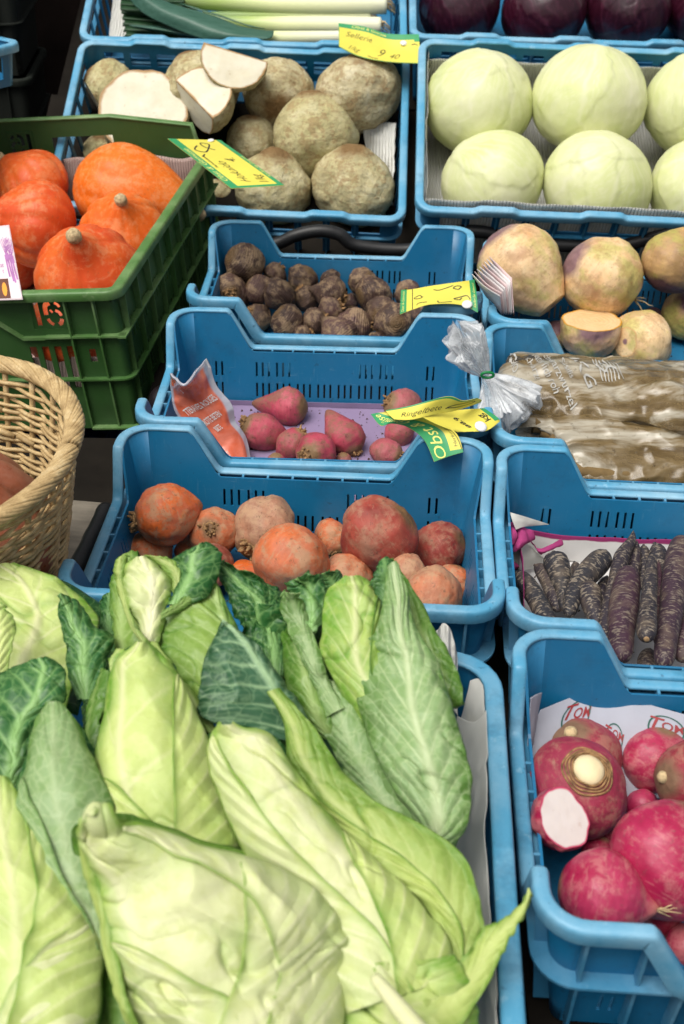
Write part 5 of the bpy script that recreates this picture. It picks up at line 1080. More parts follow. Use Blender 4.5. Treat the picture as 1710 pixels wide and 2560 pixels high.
    D = D+ruf*e*n1(T.ravel()*11+np.where(Sg.ravel() > .5, 50, 0), 1, seed+40, 2).reshape(T.shape)+.5*ruf*e*drop
    if crink: D = D+crink*(1-2*np.abs(fbm(np.stack([T*9, Sg*9, T*0+seed], -1), 1.0, 3, seed+50)))
    P = P+N[:, None]*D[..., None]
    big = fbm(P+seed*3.3, 9, 2, seed+70)
    leaf.last = (P, N, seed)
    tn = np.clip(tn0+tne*a**1.7*1.25+.8*np.clip(-wrk-.05, 0, 1)+.45*np.clip(-big, 0, 1)-.3*np.clip(big, 0, 1)+.6*crs+.3*crs2+.4*np.clip((e*3), 0, .6), 0, 1)
    c = P.reshape(-1, 3).mean(0)
    o = mesh(name, P.reshape(-1, 3), grid_faces(n, m), mat, parent, attrs={'vein': vein.ravel(), 'tn': tn.ravel()}, loc=c); solid(o, .0008, -1); return o
def wrap(parent, side, t0, s_end, p, mat, seed, t1=1.0, off=.0016, n=120, m=70, curl=.004, tn0=.1):
    # an outer leaf lying over the previous one, its free edge running slantwise across the head
    P, N, _ = leaf.last; P = P+0; nr, mc = P.shape[:2]; t = np.linspace(t0, t1, n); q = (t-t0)/(1-t0)
    ed = 1-(1-s_end)*np.clip(q, 0, 1)**p+.03*n1(t*7, 1, seed)*np.clip(q*6, 0, 1)
    S_ = ed[:, None]+(1.0-ed)[:, None]*np.linspace(0, 1, m)[None]
    if side == 'L': S_ = 1-S_
    T = np.repeat(t[:, None], m, 1); a_ = np.clip(T, 0, 1)*(nr-1); b_ = np.clip(S_, 0, 1)*(mc-1); i = np.minimum(a_.astype(int), nr-2); j = np.minimum(b_.astype(int), mc-2); fa = (a_-i)[..., None]; fb = (b_-j)[..., None]
    G = P[i, j]*(1-fa)*(1-fb)+P[i+1, j]*fa*(1-fb)+P[i, j+1]*(1-fa)*fb+P[i+1, j+1]*fa*fb; Nn = N[i]
    w_ = np.linspace(0, 1, m)[None]; e = np.exp(-w_/.10); phs = (T*1.2+(.22 if side == 'R' else .22)*w_)*9; lat = np.exp(-((np.abs(phs % 1-.5)/9*.3)/.0016)**2)*np.clip(w_*3, 0, 1)
    wk = fbm(G+seed*2.9, 24, 3, seed+5); G = G+Nn*(off+curl*e*(.55+.9*n1(t*9, 1, seed+9))[:, None]+.0016*wk+.0018*(1-np.abs(phs % 1-.5)*2)*np.clip(w_*3, 0, 1))[..., None]
    tn = np.clip(tn0+.75*np.exp(-w_/.06)+.5*np.clip(-wk, 0, 1)+.35*w_**3, 0, 1)*np.ones_like(T); c = G.reshape(-1, 3).mean(0)
    o = mesh('leaf', G.reshape(-1, 3), grid_faces(n, m), mat, parent, attrs={'vein': (lat*.55).ravel(), 'tn': tn.ravel()}, loc=c); solid(o, .0008, -1); return o
def fillh(P):                           # heights may be given only at some points
    P = [list(p)+[None]*(3-len(p)) for p in P]; ix = [i for i, p in enumerate(P) if p[2] is not None]
    for i, p in enumerate(P):
        if p[2] is None:
            lo_ = max([j for j in ix if j < i]); hi_ = min([j for j in ix if j > i]); p[2] = P[lo_][2]+(P[hi_][2]-P[lo_][2])*(i-lo_)/(hi_-lo_)
    return [tuple(p) for p in P]
def core(parent, Lp, Rp, k=.40, dz=-.012, mat=None):
    A = np.array([FJ.on(Dp(x, y), h) for x, y, h in fillh(Lp)]); B = np.array([FJ.on(Dp(x, y), h) for x, y, h in fillh(Rp)]); A, B = cr1(A, 26), cr1(B, 26)
    C = (A+B)/2+np.array([0, 0, dz]); r = np.linalg.norm(B-A, axis=1)*k; r = np.maximum(r*np.clip(np.linspace(0, 2.4, 26), 0, 1), .001); C[:, 2] -= .012*np.exp(-np.linspace(0, 8, 26)); C[:, 2] -= r*.25
    V, Fc = tube(C, r, 22); V = V+.003*fbm(V, 30, 2, 3)[:, None]; return mesh('head', V, Fc, mat or LP, parent, attrs={'vein': np.zeros(len(V)), 'tn': np.full(len(V), .6)}, loc=C.mean(0))
def widen(P, Q, f, dh):
    P, Q = fillh(P), fillh(Q); return [(p[0]+(p[0]-q[0])*f, p[1]+(p[1]-q[1])*f+6, p[2]+dh) for p, q in zip(P, Q)]
def head(label, Lp, Rp, mat=LP, under=LD, group='pointed cabbages', wraps=(), **k):
    c = FJ.on(Dp((Lp[len(Lp)//2][0]+Rp[len(Rp)//2][0])/2, (Lp[len(Lp)//2][1]+Rp[len(Rp)//2][1])/2), -.02)
    rt = empty('pointed_cabbage', c, label=label, cat='cabbage', group=group)
    leaf(rt, Lp, Rp, mat, **k); core(rt, Lp, Rp, k=min(.38, 1.25*k.get('bulge', .28)))
    for w_ in wraps: wrap(rt, *w_)
    n = 8; a_ = [tuple(q) for q in cr1(np.array(fillh(Lp), float), n)]; b_ = [tuple(q) for q in cr1(np.array(fillh(Rp), float), n)]
    leaf(rt, widen(a_, b_, .10, -.03), widen(b_, a_, .10, -.03), under, bulge=.12, seed=k.get('seed', 0)+7, vs=.5, n=60, m=40, ruf=.01)
    return rt
# left rear head
h6 = head('pale green pointed cabbage with a white midrib at the left edge, next to the basket', [(-60, 1306, .06), (-110, 1400), (-130, 1500), (-140, 1640, .015)], [(40, 1296, .065), (145, 1338, .055), (215, 1402, .045), (226, 1450, .04), (180, 1530, .03), (150, 1640, .015)], LP, tn0=.1, s0=.62, bulge=.09, seed=1, veins=6, vs=.8)
leaf(h6, [(-50, 1375, .10), (-50, 1460), (-50, 1560, .07)], [(10, 1385, .10), (36, 1440), (18, 1545, .07)], LP, bulge=.2, seed=2)
leaf(h6, [(129, 1369, .095), (137, 1420), (150, 1480), (158, 1540), (182, 1610, .05)], [(134, 1364, .095), (178, 1378), (210, 1430), (259, 1464), (242, 1530), (228, 1615, .05)], LD, bulge=.10, s0=.35, seed=3, veins=6, vs=1.0, ruf=.006)
leaf(h6, [(180, 1500, .035), (185, 1580), (195, 1680, .02)], [(262, 1490, .045), (262, 1580), (250, 1690, .02)], LD, seed=44, bulge=.1, vs=.9)
leaf(h6, [(236, 1370, .03), (225, 1440), (236, 1520, .02)], [(268, 1360, .03), (275, 1440), (262, 1530, .02)], LD, seed=4, bulge=.1)
# left middle grey head with dark outer leaf
h5L = [(112, 1612, .098), (88, 1660), (62, 1760), (44, 1822), (50, 1900), (72, 2000), (112, 2070), (160, 2120), (205, 2180, .04)]; h5R = [(138, 1612, .098), (178, 1662), (212, 1740), (250, 1822), (262, 1880), (262, 1950), (266, 2040), (268, 2110), (266, 2190, .04)]
h5 = head('grey green pointed cabbage at the left, leaning on the whitish front one', h5L, h5R, LG, s0=.45, bulge=.24, seed=5, veins=10, vs=.35, under=LD, wraps=[('L', .30, .50, .6, LG, 70)])
leaf(h5, [(60, 1520, .085), (-10, 1556), (-60, 1650), (-60, 1750), (-20, 1800, .05)], [(112, 1505, .09), (150, 1545), (146, 1610), (95, 1655), (66, 1750), (38, 1803, .05)], LD, bulge=.12, s0=.7, seed=6, veins=6, vs=1.0, ruf=.006)
# bottom left head
h4 = head('pale pointed cabbage in the bottom left corner of the photo', [(-30, 1775, .085), (-80, 1900), (-120, 2050), (-150, 2200), (-160, 2420, .02)], [(15, 1782, .085), (62, 1860), (128, 1965), (200, 2085), (238, 2180), (234, 2290), (215, 2420, .02)], LP, tn0=.1, s0=.55, bulge=.24, seed=8, veins=7, vs=.55, wr=.003, wraps=[('R', .15, .50, .6, LP, 66), ('R', .55, .35, .7, LW, 67)])
leaf(h4, [(258, 2165, .02), (238, 2260), (226, 2420, .0)], [(274, 2190, .02), (300, 2290), (306, 2420, .0)], LM, seed=9, bulge=.15)
# centre rear head with its collar of dark leaves
h7 = empty('pointed_cabbage', FJ.on(Dp(340, 1400), -.02), label='slender pointed cabbage at the back with a spread collar of dark green leaves', cat='cabbage', group='pointed cabbages')
s7L = [(304, 1283, .118), (287, 1319), (294, 1386), (322, 1434), (355, 1492, .075)]; s7R = [(336, 1278, .118), (380, 1316), (396, 1357), (383, 1400), (368, 1467), (362, 1500, .075)]
leaf(h7, s7L, s7R, LW, bulge=.3, s0=.62, seed=10, veins=5, vs=.9); core(h7, s7L, s7R, dz=-.02)
leaf(h7, [(276, 1290, .10), (262, 1324), (262, 1420), (268, 1490, .05)], [(318, 1274, .108), (350, 1300), (352, 1420), (370, 1520, .06)], LM, bulge=.12, seed=11, s0=.3, vs=.5, ruf=.006, tn0=.3)
leaf(h7, [(268, 1300, .106), (270, 1340), (300, 1420), (352, 1500, .082)], [(300, 1276, .114), (290, 1330), (318, 1420), (362, 1502, .085)], LY, bulge=.25, seed=12, s0=.6, vs=.4, n=60, m=30, tn0=.5)
leaf(h7, [(340, 1272, .112), (384, 1322), (396, 1362), (388, 1400, .095)], [(380, 1276, .116), (412, 1300), (420, 1350), (400, 1396, .095)], LY, bulge=.2, seed=13, vs=.5, n=60, m=40, tn0=.6)
leaf(h7, [(442, 1256, .122), (396, 1284), (404, 1322), (386, 1390, .096)], [(462, 1240, .125), (503, 1262), (502, 1310), (474, 1366), (424, 1394, .096)], LD, bulge=.2, s0=.45, seed=14, veins=4, vs=1.0, tn0=.2)
leaf(h7, [(470, 1320, .10), (388, 1402), (368, 1440), (376, 1500), (402, 1560), (455, 1640, .06)], [(486, 1316, .10), (522, 1390), (552, 1465), (556, 1530), (530, 1600), (500, 1660, .06)], LM, bulge=0.13, s0=.85, seed=15, veins=7, vs=.55, tn0=.05, wr=.003)
leaf(h7, [(482, 1330, .103), (430, 1365), (392, 1392), (368, 1410, .097)], [(490, 1350, .098), (450, 1380), (410, 1402), (366, 1424, .094)], LM, bulge=.2, seed=16, vs=.2, n=50, m=24, tn0=.4)
leaf(h7, [(498, 1296, .10), (528, 1390), (560, 1470), (600, 1560, .05)], [(512, 1284, .105), (566, 1318), (622, 1345), (652, 1370), (660, 1450), (655, 1560, .05)], LD, bulge=.08, s0=.5, seed=17, veins=5, vs=.9, ruf=.014, tn0=.2, crink=.002)
leaf(h7, [(560, 1380, .08), (560, 1470), (580, 1580, .03)], [(650, 1385, .09), (668, 1470), (660, 1580, .03)], LD, bulge=.15, s0=.4, seed=18, veins=5, vs=.7, ruf=.01)
# rear right heads
h8 = empty('pointed_cabbage', FJ.on(Dp(720, 1500), -.02), label='green pointed cabbage with a long folded leaf strip, right of the dark leaves', cat='cabbage', group='pointed cabbages')
leaf(h8, [(655, 1332, .10), (672, 1380), (705, 1450, .08)], [(706, 1308, .115), (742, 1328), (745, 1400), (722, 1460, .08)], LD, bulge=.15, s0=.55, seed=19, veins=4, vs=1.0, ruf=.006)
leaf(h8, [(728, 1318, .10), (735, 1360), (745, 1420, .08)], [(755, 1306, .105), (782, 1318), (770, 1390, .08)], LD, bulge=.1, seed=20, vs=.7, ruf=.006, n=60, m=40)
leaf(h8, [(650, 1440, .07), (654, 1560), (690, 1640), (745, 1700, .04)], [(702, 1430, .08), (742, 1530), (765, 1640), (790, 1700, .04)], LM, bulge=.25, seed=21, veins=7, vs=.5, tn0=.6)
s8L = [(648, 1355, .108), (644, 1388), (660, 1440), (693, 1515), (727, 1581), (745, 1650, .055)]; s8R = [(684, 1362, .112), (690, 1378), (708, 1424), (741, 1524), (752, 1560), (795, 1625, .06)]
leaf(h8, s8L, s8R, LG, bulge=0.16, s0=.6, seed=22, veins=9, vs=.3, tn0=.1); core(h8, [(660, 1440, .05), (690, 1560), (760, 1700, .0)], [(730, 1420, .05), (790, 1560), (860, 1700, .0)], mat=LM)
leaf(h8, [(741, 1560, .058), (742, 1660), (785, 1760), (850, 1860, .025)], [(800, 1572, .066), (852, 1690), (905, 1790), (960, 1890, .025)], LG, bulge=0.14, s0=.5, seed=23, veins=9, vs=.35, tn0=.35)
h9L = [(790, 1319, .115), (752, 1360), (741, 1443), (737, 1496), (765, 1560), (815, 1640), (860, 1720), (905, 1810, .03)]; h9R = [(816, 1318, .115), (866, 1352), (880, 1440), (900, 1530), (925, 1600), (950, 1690), (985, 1770), (1010, 1860, .03)]
h9 = head('pointed cabbage at the back right, half wrapped by the big grey green leaf', h9L, h9R, LP, s0=.52, bulge=.26, seed=24, veins=8, vs=.6, tn0=.35, under=LD, wraps=[('R', .15, .45, .6, LM, 69)])
leaf(h9, [(886, 1282, .10), (935, 1400), (990, 1540), (1030, 1618, .05)], [(902, 1279, .108), (934, 1330), (990, 1430), (1034, 1510), (1064, 1600), (1046, 1620, .05)], LM, bulge=0.1, s0=.25, seed=25, veins=7, vs=.4, tn0=.7)
leaf(h9, [(872, 1290, .12), (852, 1330), (858, 1352), (880, 1392, .105)], [(888, 1278, .123), (902, 1300), (908, 1340), (892, 1396, .105)], LD, bulge=.2, seed=26, vs=.5, n=50, m=40, tn0=.1)
g9L = [(884, 1312, .117), (878, 1386), (858, 1453), (834, 1483), (816, 1553), (822, 1612), (846, 1688), (884, 1777), (925, 1840), (960, 1880, .03)]; g9R = [(905, 1300, .118), (932, 1372), (952, 1443), (1003, 1524), (1037, 1620), (1056, 1696), (1075, 1767), (1081, 1830), (1072, 1890), (1046, 1932, .03)]
leaf(h9, g9L, g9R, LG, bulge=0.16, s0=.58, seed=27, veins=10, vs=.95, n=230, m=120, tn0=.0, wr=.0050, ruf=.006); core(h9, g9L, g9R, dz=-.02, mat=LG)
leaf(h9, [(800, 1745, .02), (840, 1840), (950, 1925, .0)], [(890, 1730, .03), (970, 1830), (1010, 1930, .0)], LD, bulge=.1, seed=28, vs=.5)
# centre left head
h1L = [(314, 1470, .120), (262, 1522), (240, 1640), (222, 1760), (234, 1880), (270, 2000), (330, 2140, .02)]; h1R = [(334, 1468, .120), (388, 1522), (440, 1620), (492, 1740), (530, 1850), (556, 1960), (570, 2120, .02)]
h1 = head('tall pale pointed cabbage with a long white midrib, left of the middle', h1L, h1R, LP, s0=.24, bulge=.3, seed=29, veins=5, vs=.7, slope=.2, wr=.0050, n=150, m=100, under=LD, wraps=[('R', .22, .42, .55, LP, 61), ('L', .55, .30, .6, LP, 62)])
leaf(h1, [(345, 1478, .085), (392, 1560), (440, 1640), (486, 1700, .06)], [(362, 1478, .085), (412, 1556), (466, 1632), (506, 1682, .06)], LY, bulge=.25, seed=30, vs=.2, n=60, m=24, tn0=.7, ruf=.003)
leaf(h1, [(246, 1540, .06), (206, 1640), (202, 1720), (222, 1775, .04)], [(262, 1545, .075), (242, 1640), (226, 1720), (228, 1775, .05)], LM, bulge=.2, seed=31, vs=.3, n=60, m=30, tn0=.9)
leaf(h1, [(268, 1490, .095), (252, 1520), (262, 1560), (258, 1580, .08)], [(290, 1492, .1), (268, 1512), (268, 1550), (264, 1585, .085)], LP, bulge=.2, seed=32, n=40, m=20, vs=.2, tn0=.4)
# right front head with blue green outer leaf
h2L = [(506, 1652, .114), (480, 1690), (478, 1765), (520, 1860), (562, 1965), (640, 2080), (720, 2200), (790, 2330, .015)]; h2R = [(530, 1650, .114), (612, 1680), (668, 1762), (745, 1862), (835, 1955), (930, 2040), (1000, 2130), (1045, 2250, .015)]
h2 = head('big pale pointed cabbage pointing up left, in the right front of the tray', h2L, h2R, LW, s0=.72, bulge=.27, seed=33, veins=6, vs=.4, slope=.2, wr=.0056, n=170, m=120, tn0=.08, under=LD, wraps=[('L', .12, .45, .5, LW, 63), ('R', .50, .40, .7, LP, 64)])
leaf(h2, [(508, 1430, .105), (470, 1510), (456, 1590), (468, 1645), (560, 1690, .07)], [(514, 1430, .105), (582, 1490), (642, 1560), (690, 1630), (745, 1730, .05)], LB, bulge=.12, s0=.80, seed=34, veins=6, vs=1.0, slope=.12)
leaf(h2, [(560, 1600, .055), (560, 1700), (610, 1790, .02)], [(650, 1590, .06), (700, 1680), (720, 1780, .02)], LD, bulge=.1, seed=35, vs=.6)
leaf(h2, [(618, 1588, .09), (652, 1670), (662, 1745), (705, 1830), (790, 1918), (880, 2005), (960, 2068), (1008, 2150), (1045, 2240, .02)], [(640, 1578, .095), (705, 1650), (765, 1740), (850, 1830), (960, 1895), (1062, 1975), (1100, 2070), (1110, 2150), (1062, 2240, .02)], LY, bulge=0.1, s0=.35, seed=36, veins=11, vs=.45, n=200, m=90, tn0=.15, wr=.0036, ruf=.012)
wrap(h2, 'L', .30, .45, .6, LY, 71, tn0=.2)
leaf(h2, [(800, 2200, .04), (775, 2290), (780, 2440, .0)], [(1040, 2190, .04), (1092, 2290), (1085, 2440, .0)], LP, bulge=.18, seed=37, veins=5, vs=.5, s0=.35, wr=.0062, tn0=.15)
leaf(h2, [(1214, 2040, .055), (1190, 2078), (1150, 2108), (1100, 2140), (1060, 2200), (960, 2270, .03)], [(1218, 2048, .055), (1196, 2112), (1165, 2165), (1138, 2215), (1085, 2310), (1000, 2420, .02)], LY, bulge=0.05, seed=38, veins=7, vs=.35, s0=.5, tn0=.1, wr=.0035)
mb = MB(); C3 = cr1([FJ.on(Dp(x, y), h) for x, y, h in ((860, 2235, .062), (905, 2290, .066), (960, 2360, .066), (1010, 2440, .06))], 16); mb.tube(C3-np.array([0, 0, .003]), np.linspace(.0035, .0075, 16), 12)
mesh('leaf_stalk', mb.v, mb.f, LW, h2, attrs={'vein': np.full(len(mb.v), .45), 'tn': np.zeros(len(mb.v))}, loc=C3.mean(0))
# front head
h3L = [(200, 1868, .138), (180, 1895, .12), (194, 1935), (225, 2020), (246, 2120), (272, 2240), (312, 2360), (335, 2460, .015)]; h3R = [(225, 1864, .138), (310, 1872, .118), (430, 1922), (565, 1962), (690, 2020), (768, 2105), (794, 2200), (778, 2460, .015)]
h3 = head('whitish pointed cabbage nearest the viewer, its blunt tip at the left', h3L, h3R, LW, s0=.12, bulge=.26, seed=39, veins=5, vs=.4, slope=.15, wr=.0062, n=170, m=130, tn0=-.05, under=LM, wraps=[('R', .10, .60, .45, LW, 65), ('R', .42, .30, .6, LW, 72), ('L', .62, .45, .7, LW, 73)])
leaf(h3, [(190, 1925, .10), (205, 2000), (240, 2120), (270, 2250), (300, 2350), (318, 2440, .02)], [(212, 1925, .108), (232, 2010), (262, 2120), (292, 2240), (322, 2350), (345, 2440, .03)], LY, bulge=.25, seed=40, vs=.15, n=90, m=24, tn0=.2, ruf=.003)

# ---------------------------------------------------------------- bags of roots (crate RC)
def filmmat(name, c1, c2, c3, sc, glint=.8, tr=0, rough=.16, st=None):
    t = NT(name); n = t.noise(sc, 6, .62, .8, vec=t.scaled(st) if st else None); f = t.noise(sc*6, 6, .7); g = t.noise(sc*9, 8, .8)
    c = t.ramp(n, [(.34, c1), (.47, c2), (.60, c3)]); c = t.mix(t.math('MULTIPLY', t.ramp(g, [(.58, 0), (.68, 1)]), .3), c, tuple(min(1, x*1.25) for x in c3)); c = t.mix(t.math('MULTIPLY', t.ramp(f, [(.58, 0), (.66, 1)]), .5), c, tuple(x*.5 for x in c1))
    t.fin(c, rough, t.math('ADD', n, t.math('MULTIPLY', f, .04)), .5, .003, .5, coat=glint)
    if tr:
        tb_ = t.node('ShaderNodeBsdfTransparent'); mx = t.node('ShaderNodeMixShader'); t.link(t.b.outputs[0], mx.inputs[2]); t.link(tb_.outputs[0], mx.inputs[1])
        t.link(t.ramp(n, [(.35, tr-.12), (.65, min(1, tr+.18))]), mx.inputs[0]); t.link(mx.outputs[0], t.out.inputs[0])
    return t.m
M_BAG = filmmat('muddy_bag_film', L((96, 76, 42)), L((128, 108, 72)), L((182, 174, 156)), 20, tr=.72, glint=.4, rough=.28, st=(.4, 1.3, 1.3))
M_CLEAR = filmmat('crumpled_clear_plastic', L((190, 194, 198)), L((208, 212, 216)), L((226, 230, 234)), 30, tr=.50, glint=.6, rough=.18)
M_PARS = simple('muddy_root_skin', L((116, 94, 58)), .8, .35, 60, .6)
fr = FR['RC']
def facet(G, N, a, s, seed): return G+N*((1-2*np.abs(vnoise(G*s, seed)))*a+(1-2*np.abs(vnoise(G*s*2.3, seed+4)))*a*.5)[..., None]
def bag(label, up_, lo_, hmid, seed, n=150, m=110):
    A = cr1([fr.on(ZF(x, y), h) for x, y, h in up_], n); B = cr1([fr.on(ZF(x, y), h) for x, y, h in lo_], n); s = np.linspace(0, 1, m)
    G = A[:, None]*(1-s)[None, :, None]+B[:, None]*s[None, :, None]; wl = np.linalg.norm(B-A, axis=1)
    top = G+np.array([0, -.15, .98])*((np.sin(math.pi*s)**.6)[None, :]*wl[:, None]*hmid)[..., None]
    N = normals(top); N = N*np.sign((N.reshape(-1, 3)[:, 2]).mean()); A_ = np.array([.35, 1, 1]); Rz = np.array([[.97, .24, 0], [-.24, .97, 0], [0, 0, 1]])
    top = top+N*((1-2.2*np.abs(fbm((top @ Rz)*A_, 26, 2, seed)))*.0065+(1-2.2*np.abs(vnoise((top @ Rz.T)*np.array([.7, 1, 1])*70, seed+9)))*.0028)[..., None]
    bot = G-np.array([0, 0, 1])*((np.sin(math.pi*s)**.6)[None, :]*np.minimum(wl, .09)[:, None]*.45)[..., None]
    rt = empty('plastic_bag', G.reshape(-1, 3).mean(0), label=label, cat='bag', group='brown see-through bags of roots')
    V = np.concatenate([top.reshape(-1, 3), bot.reshape(-1, 3)]); F1 = grid_faces(n, m); F2 = grid_faces(n, m)[:, ::-1]+n*m
    mesh('film', V, np.concatenate([F1, F2]), M_BAG, rt, loc=G.reshape(-1, 3).mean(0))
    for q in range(5):
        f_ = .10+.19*q; rg = random.Random(seed+q); P = cr1([A[i]*(1-f_)+B[i]*f_+np.array([0, rg.uniform(-.004, .004), -.004+wl[i]*hmid*math.sin(math.pi*f_)*.35]) for i in range(26+q*3, n-6, 24)], 50); r = np.linspace(.010, .007, 50)*(1+.12*n1(np.arange(50)*.15, 1, q))
        V2, F2_ = tube(P, r, 14); mesh('root', V2, F2_, M_PARS, rt, loc=P.mean(0))
    return rt, (top, normals(top)*np.sign(normals(top)[..., 2].mean()))
b2, _ = bag('lower crumpled bag of muddy roots, lying along the front rim', [(160, 690, -.055), (300, 590, -.045), (500, 612, -.05), (950, 618, -.055), (1568, 690, -.06), (2600, 760, -.07)], [(540, 745, -.06), (640, 900, -.075), (720, 1075, -.085), (1100, 1110, -.09), (1568, 1110, -.09), (2500, 1130, -.09)], .16, 5)
b1, gb = bag('upper bag of roots printed 1KG, knotted with a crumpled white plastic bunch', [(30, 240, -.03), (150, 100, -.045), (330, 112, -.055), (600, 152, -.066), (860, 168, -.068), (1150, 192, -.068), (1568, 198, -.066), (2500, 210, -.06)], [(50, 330, -.03), (170, 500, -.05), (600, 590, -.05), (900, 605, -.05), (1200, 600, -.05), (1568, 690, -.05), (2000, 680, -.055), (2500, 650, -.06)], .20, 15)
M_FPRINT = simple('faded_print', (.42, .41, .38), .5, .2)
gbT = (gb[0].transpose(1, 0, 2), gb[1].transpose(1, 0, 2)); gbT = (gbT[0][::-1], gbT[1][::-1])   # rows bottom->top, columns left->right
asp = 5.2
for s_, u, v, sz in (('schwarze', .205, .46, .19), ('Natürlich roh', .245, .42, .19), ('Schwarzwurzel', .285, .38, .21), ('Salsifis', .322, .44, .18)): text_on(gbT, s_, u, v, sz, M_FPRINT, b1, asp, rot=-1.25, toff=.002, off=.0015, wscale=.55)
text_on(gbT, '1KG', .39, .46, .36, M_FPRINT, b1, asp, rot=-1.4, toff=.008, off=.0015, wscale=.75); text_on(gbT, 'BIO', .12, .46, .26, M_FPRINT, b1, asp, rot=-1.4, toff=.01, off=.0015, wscale=.6)
for dx, pts in ((0, [(.06, .92), (.07, .8), (.095, .74), (.12, .72)]), (0, [(.125, .98), (.138, .8), (.14, .62)])): mesh('printed_line', *line_on(gbT, pts, .05, M_FPRINT, b1, asp, .0015), M_FPRINT, b1, smooth=False, loc=gbT[0][0, 0])
for k in range(7):
    x0 = .455+.014*k; mesh('printed_line', *line_on(gbT, [(x0, .62-.01*k), (x0+.004, .46), (x0-.002, .30)], .022, M_FPRINT, b1, asp, .0015), M_FPRINT, b1, smooth=False, loc=gbT[0][0, 0])
mesh('printed_line', *line_on(gbT, [(.45, .50), (.475, .40), (.5, .47), (.53, .44)], .03, M_FPRINT, b1, asp, .0015), M_FPRINT, b1, smooth=False, loc=gbT[0][0, 0])
# knotted bunch of clear plastic at its neck
def lump(nm, uv, h, rp, sq, seed, par, mat=None, amp=.22, n=64):
    p = fr.on(uv, h); R = rp*np.linalg.norm((p-CO))/np.linalg.norm(ray(*uv))/F_PX
    V, Fc, axv, cm, TH, PH, d = body(1, lump=(0, 1), seed=seed, nlat=n, nlon=int(n*1.4))
    k = 1+amp*((1-2*np.abs(vnoise(d*1.6, seed)))+.55*(1-2*np.abs(vnoise(d*3.4, seed+3)))+.12*(1-2*np.abs(vnoise(d*8, seed+5)))-.3); W_ = (d*k[:, None]*np.array(sq))*R
    W_ = W_ @ RCM.T; return mesh(nm, W_+p, Fc, mat or M_CLEAR, par, smooth=False, loc=p)
def ruff(p, dr, Ln, W0, W1, k, seed, par, n=90, m=220, name='plastic_bunch'):
    dr = RCM @ np.array(dr, float); dr /= np.linalg.norm(dr); a = np.cross(dr, [0, .3, .95]); a /= np.linalg.norm(a); b = np.cross(dr, a)
    s_ = np.linspace(0, 1, n); ph = np.linspace(0, 2*math.pi, m, endpoint=False); Sg, PH = np.meshgrid(s_, ph, indexing='ij'); C_, S2 = np.cos(PH), np.sin(PH)
    pl_ = 1-2*np.abs(fbm(np.stack([C_*k*.35, S2*k*.35, Sg*.9+seed], -1), 1.0, 2, seed)*1.5); cr_ = fbm(np.stack([C_*3, S2*3, Sg*5+seed], -1), 1.2, 3, seed+3)
    r = (W0+(W1-W0)*np.sin(np.clip(Sg*1.25, 0, 1.57)))*(1+.42*pl_*np.clip(Sg*4, .3, 1)+.22*cr_); r = r*np.clip((1.02-Sg)*5, .15, 1)
    G = p+dr*(Sg*Ln*(1+.20*cr_+.16*pl_))[..., None]+a*(r*C_)[..., None]+b*(r*S2*.8)[..., None]; return mesh(name, G.reshape(-1, 3), grid_faces(n, m, False, True), M_CLEAR, par, smooth=True, loc=p)
pn = fr.on(Z5(300, 1025), .008)
ruff(pn, (-.50, .80, .25), .062, .006, .026, 11, 3, b1); ruff(pn, (-.62, .62, .35), .046, .006, .022, 9, 8, b1)
ruff(pn, (.25, -.75, .05), .060, .006, .030, 9, 14, b1); ruff(pn, (.60, -.42, -.1), .062, .006, .028, 8, 21, b1)
mb = MB(); p0 = fr.on(Z5(305, 1022), .022); mb.tube(catmull([p0+RCM @ np.array([.007*math.cos(a), .0028*math.sin(a), .0028*math.sin(a)]) for a in np.linspace(0, 6.28, 9)[:-1]], 4, True), .0016, 6, True); mb.make('green_tie', simple('green_tie_plastic', L((10, 120, 60)), .4, .1), b1, loc=p0)

# ---------------------------------------------------------------- orange sachet (crate C2)
t = NT('orange_sachet'); n = t.noise(40, 4, .6, .6); e = t.attr('edge'); c = t.mix(t.ramp(n, [(.35, 0), (.7, 1)]), L((206, 88, 50)), L((222, 128, 104))); c = t.mix(e, c, L((176, 176, 188)))
M_SACH = t.fin(c, .2, n, .6, .003, .5, coat=.7)
fr = FR['C2']
R_ = [[(112, 345), (230, 470), (350, 518), (500, 330), (690, 105)], [(125, 600), (260, 600), (430, 620), (640, 560), (850, 500)], [(165, 900), (350, 860), (600, 860), (850, 850), (1100, 860)], [(330, 1250), (560, 1230), (800, 1200), (1000, 1190), (1180, 1180)], [(650, 1560), (820, 1520), (1000, 1480), (1200, 1460), (1370, 1450)], [(850, 1830), (1000, 1820), (1150, 1810), (1300, 1800), (1410, 1790)]]
Hh = [-.012, -.035, -.06, -.085, -.105, -.122]
C = [[fr.on(ZE(x, y), h+.008*math.sin(math.pi*j/4)) for j, (x, y) in enumerate(r)] for r, h in zip(R_, Hh)]
G = surf(C, 90, 60); U, Vv = np.meshgrid(np.linspace(0, 1, 90), np.linspace(0, 1, 60), indexing='ij'); eg = np.clip(np.maximum(np.clip((Vv-.84)/.03, 0, 1), np.clip((.09-Vv)/.03, 0, 1)), 0, 1); eg = np.maximum(eg, np.clip((.05-U)/.02, 0, 1))
sc_, G, N = sheet('food_sachet', G, M_SACH, None, (.003, 26), .003, 4, attrs={'edge': eg.ravel()}, label='orange vacuum sachet of cooked beets standing in the pink beet crate', cat='sachet')
N = N*np.sign((N.reshape(-1, 3) @ (CO-G.reshape(-1, 3).mean(0))).mean()); gs_ = (G[::-1], N[::-1]); asp = .55
